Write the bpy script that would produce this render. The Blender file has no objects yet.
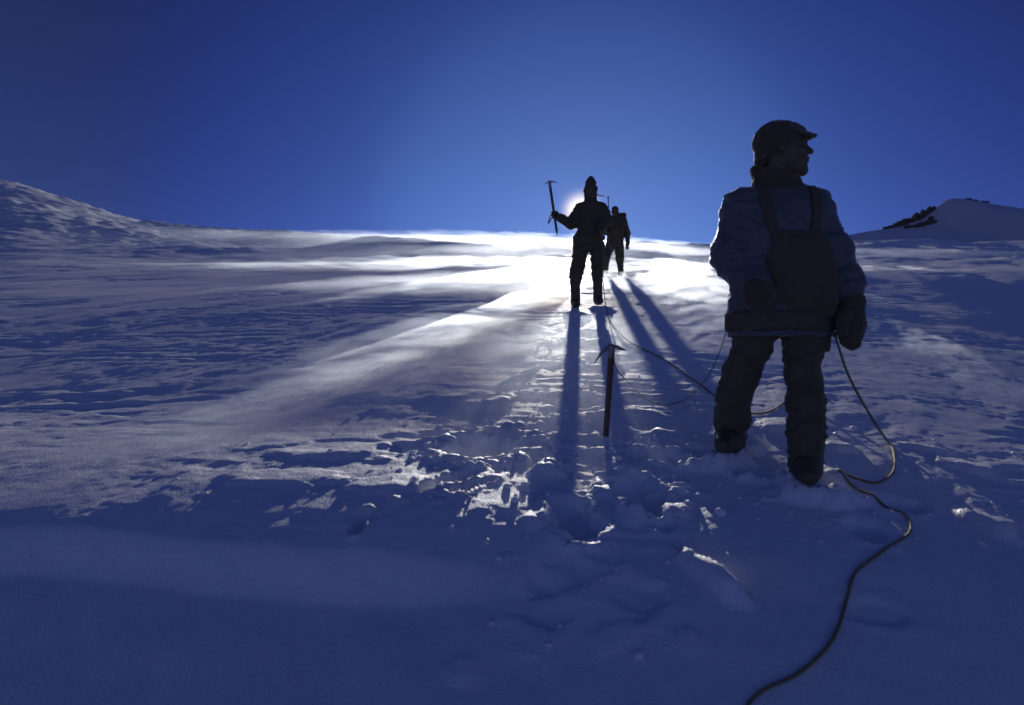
import bpy, math, random
import numpy as np
from mathutils import Vector

random.seed(7)
scene = bpy.context.scene
COL = scene.collection
F = 683.0            # focal length in pixels of the 24 mm lens
CX, CY = 512.0, 352.5

# ------------------------------------------------------------------ helpers
def link(o, parent=None):
    COL.objects.link(o)
    if parent is not None:
        o.parent = parent
    return o

def tag(o, label=None, cat=None, group=None, kind=None):
    if label: o['label'] = label
    if cat: o['category'] = cat
    if group: o['group'] = group
    if kind: o['kind'] = kind
    return o

def empty(name, loc):
    o = bpy.data.objects.new(name, None)
    o.location = loc
    o.empty_display_size = 0.2
    return link(o)

def mesh_obj(name, verts, faces, mat, parent=None, smooth=True):
    """verts (n,3) array, faces list or (m,k) array"""
    me = bpy.data.meshes.new(name)
    verts = np.asarray(verts, dtype=np.float32)
    if isinstance(faces, np.ndarray):
        m, k = faces.shape
        me.vertices.add(len(verts))
        me.vertices.foreach_set('co', verts.ravel())
        me.loops.add(m * k)
        me.loops.foreach_set('vertex_index', faces.astype(np.int32).ravel())
        me.polygons.add(m)
        me.polygons.foreach_set('loop_start', np.arange(0, m * k, k, dtype=np.int32))
        me.update(calc_edges=True)
    else:
        me.from_pydata([tuple(map(float, v)) for v in verts], [], [tuple(f) for f in faces])
    if smooth:
        me.polygons.foreach_set('use_smooth', np.ones(len(me.polygons), dtype=bool))
    me.validate()
    me.update()
    if mat is not None:
        me.materials.append(mat)
    o = bpy.data.objects.new(name, me)
    return link(o, parent)

# ------------------------------------------------------------------ noise
def _hash(ix, iy, iz, seed):
    h = (ix.astype(np.uint32) * np.uint32(374761393) + iy.astype(np.uint32) * np.uint32(668265263)
         + iz.astype(np.uint32) * np.uint32(2147483647 - 58) + np.uint32(seed * 144665 + 977))
    h = (h ^ (h >> np.uint32(13))) * np.uint32(1274126177)
    h = (h ^ (h >> np.uint32(16))) * np.uint32(2246822519)
    return h ^ (h >> np.uint32(15))

def perlin2(x, y, seed=0):
    x = np.asarray(x, dtype=np.float64); y = np.asarray(y, dtype=np.float64)
    xi = np.floor(x); yi = np.floor(y)
    xf = (x - xi).astype(np.float32); yf = (y - yi).astype(np.float32)
    xi = xi.astype(np.int64); yi = yi.astype(np.int64)
    u = xf * xf * xf * (xf * (xf * 6 - 15) + 10); v = yf * yf * yf * (yf * (yf * 6 - 15) + 10)
    z = np.zeros_like(xi)
    def g(dx, dy):
        a = (_hash(xi + dx, yi + dy, z, seed) & np.uint32(1023)).astype(np.float32) * np.float32(2 * math.pi / 1024)
        return np.cos(a) * (xf - dx) + np.sin(a) * (yf - dy)
    a = g(0, 0); b = g(1, 0); c = g(0, 1); d = g(1, 1)
    return ((a + u * (b - a)) * (1 - v) + (c + u * (d - c)) * v) * 1.4

def fbm2(x, y, seed=0, octv=4, gain=0.5, lac=2.03):
    s = 0; a = 1.0; t = 0
    for k in range(octv):
        s = s + a * perlin2(x, y, seed + 17 * k); t += a
        x = x * lac + 3.7; y = y * lac - 5.1; a *= gain
    return s / t

def perlin3(x, y, z, seed=0):
    xi = np.floor(x); yi = np.floor(y); zi = np.floor(z)
    xf = x - xi; yf = y - yi; zf = z - zi
    xi = xi.astype(np.int64); yi = yi.astype(np.int64); zi = zi.astype(np.int64)
    u = xf * xf * (3 - 2 * xf); v = yf * yf * (3 - 2 * yf); w = zf * zf * (3 - 2 * zf)
    def g(i, j, k):
        return (_hash(xi + i, yi + j, zi + k, seed) & np.uint32(4095)).astype(np.float32) / np.float32(2047.5) - 1
    def lx(j, k): return g(0, j, k) * (1 - u) + g(1, j, k) * u
    return ((lx(0, 0) * (1 - v) + lx(1, 0) * v) * (1 - w) + (lx(0, 1) * (1 - v) + lx(1, 1) * v) * w)

def sstep(a, b, x):
    t = np.clip((x - a) / (b - a), 0, 1)
    return t * t * (3 - 2 * t)

def pchip(xs, ys):
    xs = np.array(xs, float); ys = np.array(ys, float)
    h = np.diff(xs); d = np.diff(ys) / h
    m = np.zeros_like(xs)
    m[0] = d[0]; m[-1] = d[-1]
    for i in range(1, len(xs) - 1):
        if d[i - 1] * d[i] <= 0: m[i] = 0
        else:
            w1 = 2 * h[i] + h[i - 1]; w2 = h[i] + 2 * h[i - 1]
            m[i] = (w1 + w2) / (w1 / d[i - 1] + w2 / d[i])
    def f(x):
        x = np.clip(np.asarray(x, float), xs[0], xs[-1])
        i = np.clip(np.searchsorted(xs, x) - 1, 0, len(xs) - 2)
        t = (x - xs[i]) / h[i]
        return (ys[i] * (2 * t**3 - 3 * t**2 + 1) + h[i] * m[i] * (t**3 - 2 * t**2 + t)
                + ys[i + 1] * (-2 * t**3 + 3 * t**2) + h[i] * m[i + 1] * (t**3 - t**2))
    return f

# ------------------------------------------------------------------ materials
def new_mat(name):
    m = bpy.data.materials.new(name)
    m.use_nodes = True
    nt = m.node_tree
    nt.nodes.clear()
    out = nt.nodes.new('ShaderNodeOutputMaterial')
    return m, nt, out

def N(nt, kind, **kw):
    n = nt.nodes.new(kind)
    for k, v in kw.items():
        if k.startswith('i_'):
            n.inputs[k[2:].replace('_', ' ')].default_value = v
        else:
            setattr(n, k, v)
    return n

def cloth_mat(name, col, rough=0.8, sheen=0.15, weave=900.0, wr=6.0, bump=0.25, spec=0.25):
    m, nt, out = new_mat(name)
    b = N(nt, 'ShaderNodeBsdfPrincipled')
    b.inputs['Roughness'].default_value = rough
    b.inputs['Specular IOR Level'].default_value = spec
    b.inputs['Sheen Weight'].default_value = sheen
    b.inputs['Sheen Roughness'].default_value = 0.4
    tc = N(nt, 'ShaderNodeTexCoord')
    n1 = N(nt, 'ShaderNodeTexNoise'); n1.inputs['Scale'].default_value = wr; n1.inputs['Detail'].default_value = 6
    n2 = N(nt, 'ShaderNodeTexNoise'); n2.inputs['Scale'].default_value = weave; n2.inputs['Detail'].default_value = 1
    nt.links.new(tc.outputs['Object'], n1.inputs['Vector']); nt.links.new(tc.outputs['Object'], n2.inputs['Vector'])
    mx = N(nt, 'ShaderNodeMix', data_type='RGBA')
    mx.inputs['A'].default_value = (col[0] * .72, col[1] * .72, col[2] * .72, 1)
    mx.inputs['B'].default_value = (min(1, col[0] * 1.25), min(1, col[1] * 1.25), min(1, col[2] * 1.25), 1)
    nt.links.new(n1.outputs['Fac'], mx.inputs['Factor'])
    nt.links.new(mx.outputs['Result'], b.inputs['Base Color'])
    ad = N(nt, 'ShaderNodeMath', operation='MULTIPLY_ADD'); ad.inputs[1].default_value = 0.05
    nt.links.new(n2.outputs['Fac'], ad.inputs[0]); nt.links.new(n1.outputs['Fac'], ad.inputs[2])
    bp = N(nt, 'ShaderNodeBump'); bp.inputs['Strength'].default_value = bump; bp.inputs['Distance'].default_value = 0.02
    nt.links.new(ad.outputs[0], bp.inputs['Height'])
    nt.links.new(bp.outputs['Normal'], b.inputs['Normal'])
    nt.links.new(b.outputs[0], out.inputs['Surface'])
    return m
# ------------------------------------------------------------------ light
SUN_EL = math.atan2((CY - 194) / F, math.hypot((581 - CX) / F, 1.0))
SUN_AZ = math.atan2((581 - CX) / F, 1.0)          # clockwise from +Y
SUN_DIR = Vector((math.sin(SUN_AZ) * math.cos(SUN_EL), math.cos(SUN_AZ) * math.cos(SUN_EL), math.sin(SUN_EL)))

sl = bpy.data.lights.new('sun', 'SUN')
sl.energy = 4.2; sl.angle = math.radians(0.5); sl.color = (1.0, 0.965, 0.91)
so = bpy.data.objects.new('sun', sl); link(so)
so.rotation_euler = (-SUN_DIR).to_track_quat('-Z', 'Y').to_euler()
so.location = (0, 0, 40)

world = bpy.data.worlds.new("World"); scene.world = world
world.use_nodes = True
wt = world.node_tree
wt.nodes.clear()
wo = wt.nodes.new('ShaderNodeOutputWorld')
bg = wt.nodes.new('ShaderNodeBackground')
sky = wt.nodes.new('ShaderNodeTexSky')
sky.sky_type = 'NISHITA'; sky.sun_disc = False
sky.sun_elevation = SUN_EL; sky.sun_rotation = SUN_AZ
sky.altitude = 3500; sky.air_density = 1.0; sky.dust_density = 0.15; sky.ozone_density = 4.0
# sky tint by angle from the sun; unseen far stops tuned to colour shaded snow
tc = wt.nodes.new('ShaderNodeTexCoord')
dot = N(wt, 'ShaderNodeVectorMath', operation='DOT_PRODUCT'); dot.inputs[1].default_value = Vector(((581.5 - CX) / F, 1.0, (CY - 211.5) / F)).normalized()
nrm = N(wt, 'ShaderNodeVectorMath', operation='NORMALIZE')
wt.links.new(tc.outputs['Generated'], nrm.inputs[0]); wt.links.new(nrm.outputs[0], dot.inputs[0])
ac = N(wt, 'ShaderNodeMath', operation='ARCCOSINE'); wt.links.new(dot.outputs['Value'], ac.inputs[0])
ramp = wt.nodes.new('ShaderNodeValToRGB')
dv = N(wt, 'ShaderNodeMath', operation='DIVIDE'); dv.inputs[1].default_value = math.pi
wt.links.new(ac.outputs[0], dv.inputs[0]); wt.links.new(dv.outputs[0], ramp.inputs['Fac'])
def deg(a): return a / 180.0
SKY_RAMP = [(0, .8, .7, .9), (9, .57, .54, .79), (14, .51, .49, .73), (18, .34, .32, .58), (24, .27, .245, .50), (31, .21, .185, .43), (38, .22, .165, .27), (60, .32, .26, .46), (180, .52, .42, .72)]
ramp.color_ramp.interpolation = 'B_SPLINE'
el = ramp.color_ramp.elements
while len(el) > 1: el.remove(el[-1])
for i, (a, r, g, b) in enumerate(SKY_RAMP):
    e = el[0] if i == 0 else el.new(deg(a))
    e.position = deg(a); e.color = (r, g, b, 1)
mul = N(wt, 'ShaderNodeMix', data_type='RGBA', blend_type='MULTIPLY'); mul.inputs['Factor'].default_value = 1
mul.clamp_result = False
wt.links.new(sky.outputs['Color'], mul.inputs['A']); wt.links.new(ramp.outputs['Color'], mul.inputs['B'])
# the bright aureole close about the sun
ramp2 = wt.nodes.new('ShaderNodeMapRange'); ramp2.interpolation_type = 'SMOOTHERSTEP'
ramp2.inputs['From Min'].default_value = 0; ramp2.inputs['From Max'].default_value = deg(4.6)
ramp2.inputs['To Min'].default_value = 1; ramp2.inputs['To Max'].default_value = 0
wt.links.new(dv.outputs[0], ramp2.inputs['Value'])
pw = N(wt, 'ShaderNodeMath', operation='POWER'); pw.inputs[1].default_value = 9.0
wt.links.new(ramp2.outputs['Result'], pw.inputs[0])
aur = N(wt, 'ShaderNodeVectorMath', operation='SCALE'); aur.inputs[0].default_value = (16, 13, 8)
wt.links.new(pw.outputs[0], aur.inputs['Scale'])
adda = N(wt, 'ShaderNodeVectorMath', operation='ADD')
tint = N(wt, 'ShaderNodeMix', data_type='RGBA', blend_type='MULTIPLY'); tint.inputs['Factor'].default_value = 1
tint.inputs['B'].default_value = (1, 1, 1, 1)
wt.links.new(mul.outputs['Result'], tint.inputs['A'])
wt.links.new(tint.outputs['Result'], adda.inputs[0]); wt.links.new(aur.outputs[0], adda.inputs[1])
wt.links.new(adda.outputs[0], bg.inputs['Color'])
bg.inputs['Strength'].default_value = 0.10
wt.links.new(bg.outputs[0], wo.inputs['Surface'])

# ------------------------------------------------------------------ the snow slope
_prof = pchip(
    [-60, -5, 0, 1.2, 1.8, 2.3, 2.66, 3.35, 4.5, 6.2, 7.0, 8.2, 9.57, 11.5, 13.0, 17.3, 25, 35, 45, 55, 62, 70, 90, 200, 700],
    [-16, -2.75, -1.55, -1.28, -1.10, -.895, -.783, -.628, -.392, -.045, .123, .372, .655, 1.02, 1.27, 1.98, 3.20, 4.95, 6.80, 8.70, 9.85, 10.9, 12.2, 12.0, -10])
_crest_u = pchip([-1.6, -.75, -.62, -.5, -.38, -.19, .07, .28, .5, .75, 1.6],
                 [.33, .249, .214, .187, .177, .170, .163, .1565, .160, .163, .168])

def base_z(x, y):
    x = np.asarray(x, float); y = np.asarray(y, float)
    z = _prof(y)
    yy = np.maximum(y, 6.0)
    u = np.clip(x / yy, -1.6, 1.6)
    w = sstep(8, 60, y) * (1 - sstep(75, 200, y))
    z = z + yy * (_crest_u(u) - .160) * w
    # the slope is a broad back: it rolls away a little to the right and dips to the left
    z = z - .035 * np.maximum(x - .6, 0) ** 1.4 * (1 - sstep(6, 20, y))
    z = z - .012 * np.maximum(-x - 1.5, 0) ** 1.3 * (1 - sstep(6, 22, y))
    # the trampled shelf about the planted axe
    z = z + .055 * np.exp(-((x - .05) / .55) ** 2) * sstep(2.32, 2.78, y) * (1 - sstep(2.85, 4.0, y))
    # wind lip at the near left: a soft step across the slope
    ly = 2.50 - .06 * (x + 2.0) + .04 * np.sin(x * 2.3)
    lip = sstep(-.02, .12, y - ly) * (1 - sstep(.2, 2.2, y - ly))
    z = z + .12 * lip * (1 - sstep(-.6, .25, x)) * sstep(-7, -4, x)
    return z

def ground_hit(px, py, lo=1.2, hi=160.0):
    """depth at which the line of sight through a pixel meets the smooth slope"""
    a = (px - CX) / F; b = (CY - py) / F
    ys = np.exp(np.linspace(math.log(lo), math.log(hi), 6000))
    d = b * ys - base_z(a * ys, ys)
    k = np.where(d < 0)[0]
    if len(k) == 0: return None
    y = float(ys[k[0]])
    return y
def at(px, py, y):
    return np.array([(px - CX) / F * y, y, (CY - py) / F * y])

# holes, kicked steps, ridges: (px, py, half width x, half depth y, depth (+down), rotation)
MARKS = [
    (482, 446, .20, .30, .10, -.5), (455, 478, .05, .22, .05, -.55), (440, 484, .03, .20, .04, -.55), (468, 486, .03, .18, .04, -.55),
    (362, 521, .028, .085, .06, -.1), (722, 463, .24, .12, -.075, .2), (812, 499, .25, .12, -.075, -.2), (786, 484, .07, .12, -.05, 0), (752, 448, .07, .12, -.05, 0), (835, 478, .07, .12, -.04, 0),(640, 492, .13, .2, .10, .2),
    (575, 515, .10, .22, .06, .1), (548, 470, .09, .2, -.035, -.2), (640, 455, .05, .1, .03, 0),
    (660, 520, .06, .1, .02, .2), (690, 640, .07, .07, -.012, 0),
    (465, 672, .09, .07, -.015, 0), (610, 640, .12, .07, -.012, .4), (540, 600, .10, .16, .02, .2), (665, 455, .16, .1, .05, 0),
    (760, 480, .10, .05, -.02, 0), (725, 470, .04, .12, -.03, .3),
    (700, 445, .12, .05, -.03, 0), (500, 400, .1, .35, -.02, -.6), (520, 375, .03, .5, -.022, -.45),
    (560, 440, .1, .2, -.02, 0), (640, 420, .15, .2, .03, 0), (585, 400, .12, .2, .03, 0), (590, 335, .16, .3, .04, 0),
    (600, 360, .14, .25, .04, 0), (575, 315, .2, .22, -.03, 0), (602, 309, .2, .22, -.03, 0),
    (900, 505, .1, .12, .03, 0),
    (870, 530, .1, .12, .03, 0), (880, 610, .12, .08, .012, 0), (560, 570, .14, .12, .02, 0), (640, 600, .12, .1, .018, 0),
]
# broken plates of crust: flat treads with a sharp near edge (px, py, half width, half depth, lift at the far end, at the near end, rotation)
PLATES = [
    (714, 583, .060, .19, .062, .095, .5), (622, 465, .085, .22, .005, .055, .1), (630, 512, .065, .14, .025, .065, -.2), 
    (545, 468, .065, .2, 0, .04, -.3), (537, 512, .06, .15, .02, .06, -.35), (430, 440, .32, .22, 0, .035, 0),
    (330, 450, .40, .25, 0, .04, .05), (395, 483, .30, .15, .01, .045, -.05), (280, 478, .35, .16, .01, .04, 0), (480, 398, .33, .26, 0, .035, -.3),
    (500, 425, .2, .15, 0, .03, -.2), (965, 470, .09, .22, .02, .07, .5), (985, 527, .055, .17, .045, .09, .25), (930, 452, .055, .18, .02, .055, .8),
    (780, 425, .20, .22, 0, .055, 0), (840, 450, .085, .09, .03, .06, 0), (690, 440, .10, .06, .01, .04, 0), (745, 478, .05, .04, .03, .06, .3), (665, 430, .1, .07, 0, .03, 0),
]
_marks = []
for (px, py, rx, ry, dz, rot) in MARKS:
    y = ground_hit(px, py)
    if y is not None:
        _marks.append(((px - CX) / F * y, y, rx, ry, dz, rot))

_plates = []
for (px, py, rx, ry, h0, h1, rot) in PLATES:
    y = ground_hit(px, py)
    _plates.append(((px - CX) / F * y, y, rx, ry, h0, h1, rot))

def snow_z(x, y, fine=True):
    z = base_z(x, y)
    far = sstep(9, 45, y)
    # wind direction on the slope: towards the camera and a little to the left
    c, s = math.cos(.36), math.sin(.36)
    wx = x * c - y * s; wy = x * s + y * c       # wy along the wind
    # dunes
    near = 1 - .75 * sstep(2.0, 3.2, 5.2 - y)
    z = z + (.042 + .10 * far) * fbm2(wx / 1.5, wy / 4.2, 3, 3) * near
    z = z + .9 * far * fbm2(x / 13.0, y / 15.0, 5, 3) * sstep(14, 40, y) * (1 - .5 * sstep(50, 70, y))
    # wind terraces: flat treads and short risers
    n = .17 * fbm2(x / 3.2, y / .9, 11, 4) + .035 * fbm2(x / .25, y / .2, 12, 3)
    lam = .070 + .12 * far
    ph = (z + n) / lam
    fr = ph - np.floor(ph)
    st = np.floor(ph) + sstep(.66, 1.0, fr)
    amt = np.clip(.02 + .5 * np.exp(-((x + .7) / 1.6) ** 2 - ((y - 4.0) / 1.6) ** 2) + 1.25 * fbm2(x / 2.6 + 4, y / 2.0, 21, 3), 0, .9)
    amt = amt * sstep(2.3, 2.85, y + .12 * x) * (1 - .55 * sstep(5, 7, y) * sstep(.5, 2.5, -x) * (1 - sstep(12, 20, y)))
    z = z + (st - ph) * lam * amt * .75
    if fine:
        # crust
        cr = fbm2(wx / .16, wy / .36, 31, 4)
        cr2 = fbm2(wx / .035, wy / .06, 37, 2)
        k = (1 - sstep(4.5, 16, y) * .9) * (1 - sstep(10, 30, y)) * sstep(2.15, 2.8, y)
        rough = np.clip(.6 + 1.2 * fbm2(x / .9, y / .9, 41, 2), .15, 1.4)
        z = z + (.014 * cr + .0036 * cr2) * rough * k
        z = z + .10 * far * fbm2(wx / .8, wy / 1.9, 43, 4) + .35 * sstep(20, 45, y) * sstep(8, 20, -x) * np.abs(fbm2(x / 1.6, y / 2.5, 47, 3))
        # the drifted foreground: soft
        k2 = 1 - sstep(2.3, 3.0, y)
        z = z + (.022 * fbm2(x / .55, y / .5, 45, 3) + .03 * np.abs(fbm2(x / .7 + y * .5, y / 1.6, 46, 2))) * k2
        # blocks and footprints along the trail
        tr = np.exp(-((x - .30 - .02 * y) / .55) ** 2) * sstep(1.5, 2.6, y) * (1 - sstep(4.2, 6.5, y))
        ch = fbm2(x / .13, y / .13, 51, 2)
        z = z + (.004 + .016 * sstep(2.7, 3.4, y)) * tr * .32 * (sstep(.16, .25, ch) - .8 * sstep(.14, .30, -ch))
        for (mx, my, rx, ry, h0, h1, rot) in _plates:
            R = 1.9 * max(rx, ry)
            sel = (np.abs(x - mx) < R) & (np.abs(y - my) < R)
            if not sel.any(): continue
            xs_, ys_ = x[sel], y[sel]; dx, dy = xs_ - mx, ys_ - my
            a = dx * math.cos(rot) + dy * math.sin(rot); b = -dx * math.sin(rot) + dy * math.cos(rot)
            w = 1 + .55 * fbm2(xs_ / .16 + 9, ys_ / .16, 65, 3) + .16 * fbm2(xs_ / .03, ys_ / .03, 66, 2)
            r = ((np.abs(a) / rx) ** 2.4 + (np.abs(b) / ry) ** 2.4) ** (1 / 2.4) * w
            t = np.clip(.5 - b / (2 * ry), 0, 1)
            z[sel] += (.75 if mx > .6 else .55) * (h0 + (h1 - h0) * t) * (1 - sstep(.62 - .25 * t, 1.0, r)) * (1 + .10 * fbm2(xs_ / .07, ys_ / .07, 67, 2))
        for (mx, my, rx, ry, dz, rot) in _marks:
            sel = (np.abs(x - mx) < 2.6 * max(rx, ry)) & (np.abs(y - my) < 2.6 * max(rx, ry))
            if not sel.any(): continue
            dx = x[sel] - mx; dy = y[sel] - my
            a = dx * math.cos(rot) + dy * math.sin(rot); b = -dx * math.sin(rot) + dy * math.cos(rot)
            w = 1 + .6 * fbm2(x[sel] / .12, y[sel] / .12, 61, 3)
            r = np.sqrt((a / rx) ** 2 + (b / ry) ** 2) * w
            if dz > 0:
                z[sel] += -dz * (1 - sstep(.55, 1.0, r)) + .28 * dz * np.exp(-((r - 1.2) / .22) ** 2)
            else:
                z[sel] += -dz * (1 - sstep(.35, 1.0, r)) * (1 + .5 * fbm2(x[sel] / .05, y[sel] / .05, 63, 2))
    return z

def zv(P):
    return snow_z(P[:, 0].copy(), P[:, 1].copy())

def zz(x, y):
    return float(snow_z(np.array([float(x)]), np.array([float(y)]))[0])

def spaced(pts):
    out = [pts[0][0]]
    for (a, st), (b, _) in zip(pts[:-1], pts[1:]):
        n = 0
        while out[-1] < b:
            # a step either in metres (negative) or as a share of the distance
            out.append(out[-1] + (abs(st) if st < 0 else st * max(abs(out[-1]), .5)))
    return np.array(out)

ys = spaced([(-60, -2.5), (-6, -.35), (.6, -.05), (1.7, .0038), (16, .0055), (75, .012), (120, .04), (700, 1)])
T = np.arange(-4.75, 4.7501, .0062)
xs = 2.6 * np.sinh(T)
X, Y = np.meshgrid(xs, ys)
shape = X.shape
Z = snow_z(X.ravel(), Y.ravel()).reshape(shape)
idx = np.arange(X.size).reshape(shape)
quads = np.stack([idx[:-1, :-1].ravel(), idx[:-1, 1:].ravel(), idx[1:, 1:].ravel(), idx[1:, :-1].ravel()], 1)

def snow_mat(name, bump_amt=1.0, col=(.80, .81, .86)):
    m, nt, out = new_mat(name)
    geo = N(nt, 'ShaderNodeNewGeometry')
    def noise(scale, detail=4, rough=.55, vec=None, sc=(1, 1, 1)):
        mp = N(nt, 'ShaderNodeMapping'); mp.inputs['Scale'].default_value = sc
        mp.inputs['Rotation'].default_value = (0, 0, .36)
        nt.links.new(geo.outputs['Position'], mp.inputs['Vector'])
        t = N(nt, 'ShaderNodeTexNoise'); t.inputs['Scale'].default_value = scale
        t.inputs['Detail'].default_value = detail; t.inputs['Roughness'].default_value = rough
        nt.links.new(mp.outputs[0], t.inputs['Vector'])
        return t
    grain = noise(95, 3, .6); crust = noise(7.5, 6, .6, sc=(1.7, .7, 1)); big = noise(.55, 4, .5, sc=(1.2, .5, 1))
    bp1 = N(nt, 'ShaderNodeBump'); bp1.inputs['Strength'].default_value = .55 * bump_amt; bp1.inputs['Distance'].default_value = .02
    bp2 = N(nt, 'ShaderNodeBump'); bp2.inputs['Strength'].default_value = .8 * bump_amt; bp2.inputs['Distance'].default_value = .007
    bp3 = N(nt, 'ShaderNodeBump'); bp3.inputs['Strength'].default_value = .5 * bump_amt; bp3.inputs['Distance'].default_value = .15
    nt.links.new(big.outputs['Fac'], bp3.inputs['Height'])
    nt.links.new(crust.outputs['Fac'], bp1.inputs['Height']); nt.links.new(grain.outputs['Fac'], bp2.inputs['Height'])
    nt.links.new(bp3.outputs[0], bp1.inputs['Normal']); nt.links.new(bp1.outputs[0], bp2.inputs['Normal'])
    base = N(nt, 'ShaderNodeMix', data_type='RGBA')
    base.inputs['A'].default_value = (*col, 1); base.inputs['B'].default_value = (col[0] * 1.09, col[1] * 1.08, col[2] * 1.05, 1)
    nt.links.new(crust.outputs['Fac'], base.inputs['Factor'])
    dif = N(nt, 'ShaderNodeBsdfDiffuse'); dif.inputs['Roughness'].default_value = .5
    nt.links.new(base.outputs['Result'], dif.inputs['Color']); nt.links.new(bp2.outputs[0], dif.inputs['Normal'])
    gl = N(nt, 'ShaderNodeBsdfGlossy'); gl.inputs['Roughness'].default_value = .6
    gl.inputs['Color'].default_value = (1, 1, 1, 1)
    nt.links.new(bp2.outputs[0], gl.inputs['Normal'])
    fr = N(nt, 'ShaderNodeFresnel'); fr.inputs['IOR'].default_value = 1.31
    nt.links.new(bp1.outputs[0], fr.inputs['Normal'])
    fm = N(nt, 'ShaderNodeMath', operation='MULTIPLY_ADD'); fm.inputs[1].default_value = .42; fm.inputs[2].default_value = .12
    nt.links.new(fr.outputs[0], fm.inputs[0])
    mx = N(nt, 'ShaderNodeMixShader')
    nt.links.new(fm.outputs[0], mx.inputs[0]); nt.links.new(dif.outputs[0], mx.inputs[1]); nt.links.new(gl.outputs[0], mx.inputs[2])
    nt.links.new(mx.outputs[0], out.inputs['Surface'])
    return m
SNOW = snow_mat('snow')
ground = mesh_obj('snow_ground', np.stack([X.ravel(), Y.ravel(), Z.ravel()], 1), quads, SNOW)
tag(ground, kind='structure', label='wind packed snow slope rising to a sunlit crest')

# crumbs of broken crust thrown up along the trail and around the boots: nobody could count them
def crumbs():
    import bmesh
    bm = bmesh.new(); bmesh.ops.create_icosphere(bm, subdivisions=1, radius=1)
    bv = np.array([v.co for v in bm.verts]); bf = np.array([[v.index for v in f.verts] for f in bm.faces]); bm.free()
    rs = np.random.RandomState(4)
    spots = [(605, 445, .22, .35, 120), (560, 480, .25, .4, 90), (640, 470, .2, .3, 60), (735, 462, .25, .2, 60), (800, 500, .3, .2, 60),
             (500, 440, .35, .4, 90), (690, 450, .3, .3, 50), (600, 340, .4, .8, 90), (585, 390, .4, .6, 90), (850, 455, .3, .3, 30), (710, 585, .15, .15, 25), (620, 590, .2, .2, 25), (960, 490, .3, .4, 50), (420, 470, .5, .5, 60), (520, 430, .9, .9, 500), (600, 420, .5, .8, 500), (760, 440, .6, .6, 200)]
    V = []; Fc = []; n = 0
    for px, py, sx, sy, cnt in spots:
        y0 = ground_hit(px, py); x0 = (px - CX) / F * y0
        xs_ = rs.normal(x0, sx, cnt); ys_ = np.maximum(rs.normal(y0, sy, cnt), 1.9)
        zs_ = snow_z(xs_, ys_)
        r = (.0012 + .0026 * rs.rand(cnt) ** 2) if cnt >= 200 else .003 + .010 * rs.rand(cnt) ** 3 + (rs.rand(cnt) < .05) * rs.uniform(.006, .018, cnt)
        for k in range(cnt):
            v = bv * (1 + .35 * (rs.rand(len(bv), 1) - .5)) * r[k] * np.array([1, 1, .65]) * rs.uniform(.7, 1.3, 3)
            V.append(v + [xs_[k], ys_[k], zs_[k] + r[k] * .25]); Fc.append(bf + n); n += len(bv)
    o = mesh_obj('snow_crumbs', np.concatenate(V), np.concatenate(Fc), SNOW, smooth=False)
    tag(o, 'crumbs of broken snow crust scattered over the trampled trail', kind='stuff')
crumbs()
# ------------------------------------------------------------------ blowing snow: thin banks of drifting ice dust hugging the slope
def drift_mat(name, dens, scale, ang, stretch, lo, hi, g=.78, step=.12, seed=0.0):
    m, nt, out = new_mat(name)
    geo = N(nt, 'ShaderNodeNewGeometry')
    mp = N(nt, 'ShaderNodeMapping', vector_type='TEXTURE')
    mp.inputs['Rotation'].default_value = (0, 0, ang)
    mp.inputs['Scale'].default_value = (1 / scale, stretch / scale, .5 / scale)
    mp.inputs['Location'].default_value = (seed, seed * .7, 0)
    nt.links.new(geo.outputs['Position'], mp.inputs['Vector'])
    t = N(nt, 'ShaderNodeTexNoise'); t.inputs['Scale'].default_value = 1.0
    t.inputs['Detail'].default_value = 8; t.inputs['Roughness'].default_value = .70
    t.inputs['Distortion'].default_value = .4
    nt.links.new(mp.outputs[0], t.inputs['Vector'])
    mr = N(nt, 'ShaderNodeMapRange'); mr.inputs['From Min'].default_value = lo; mr.inputs['From Max'].default_value = hi
    mr.inputs['To Min'].default_value = 0; mr.inputs['To Max'].default_value = dens
    nt.links.new(t.outputs['Fac'], mr.inputs['Value'])
    v = N(nt, 'ShaderNodeVolumeScatter'); v.inputs['Color'].default_value = (.82, .91, 1, 1)
    v.inputs['Anisotropy'].default_value = g
    nt.links.new(mr.outputs['Result'], v.inputs['Density'])
    nt.links.new(v.outputs[0], out.inputs['Volume'])
    try: m.cycles.volume_step_rate = step
    except Exception: pass
    try: m.volume_step_rate = step
    except Exception: pass
    return m

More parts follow.
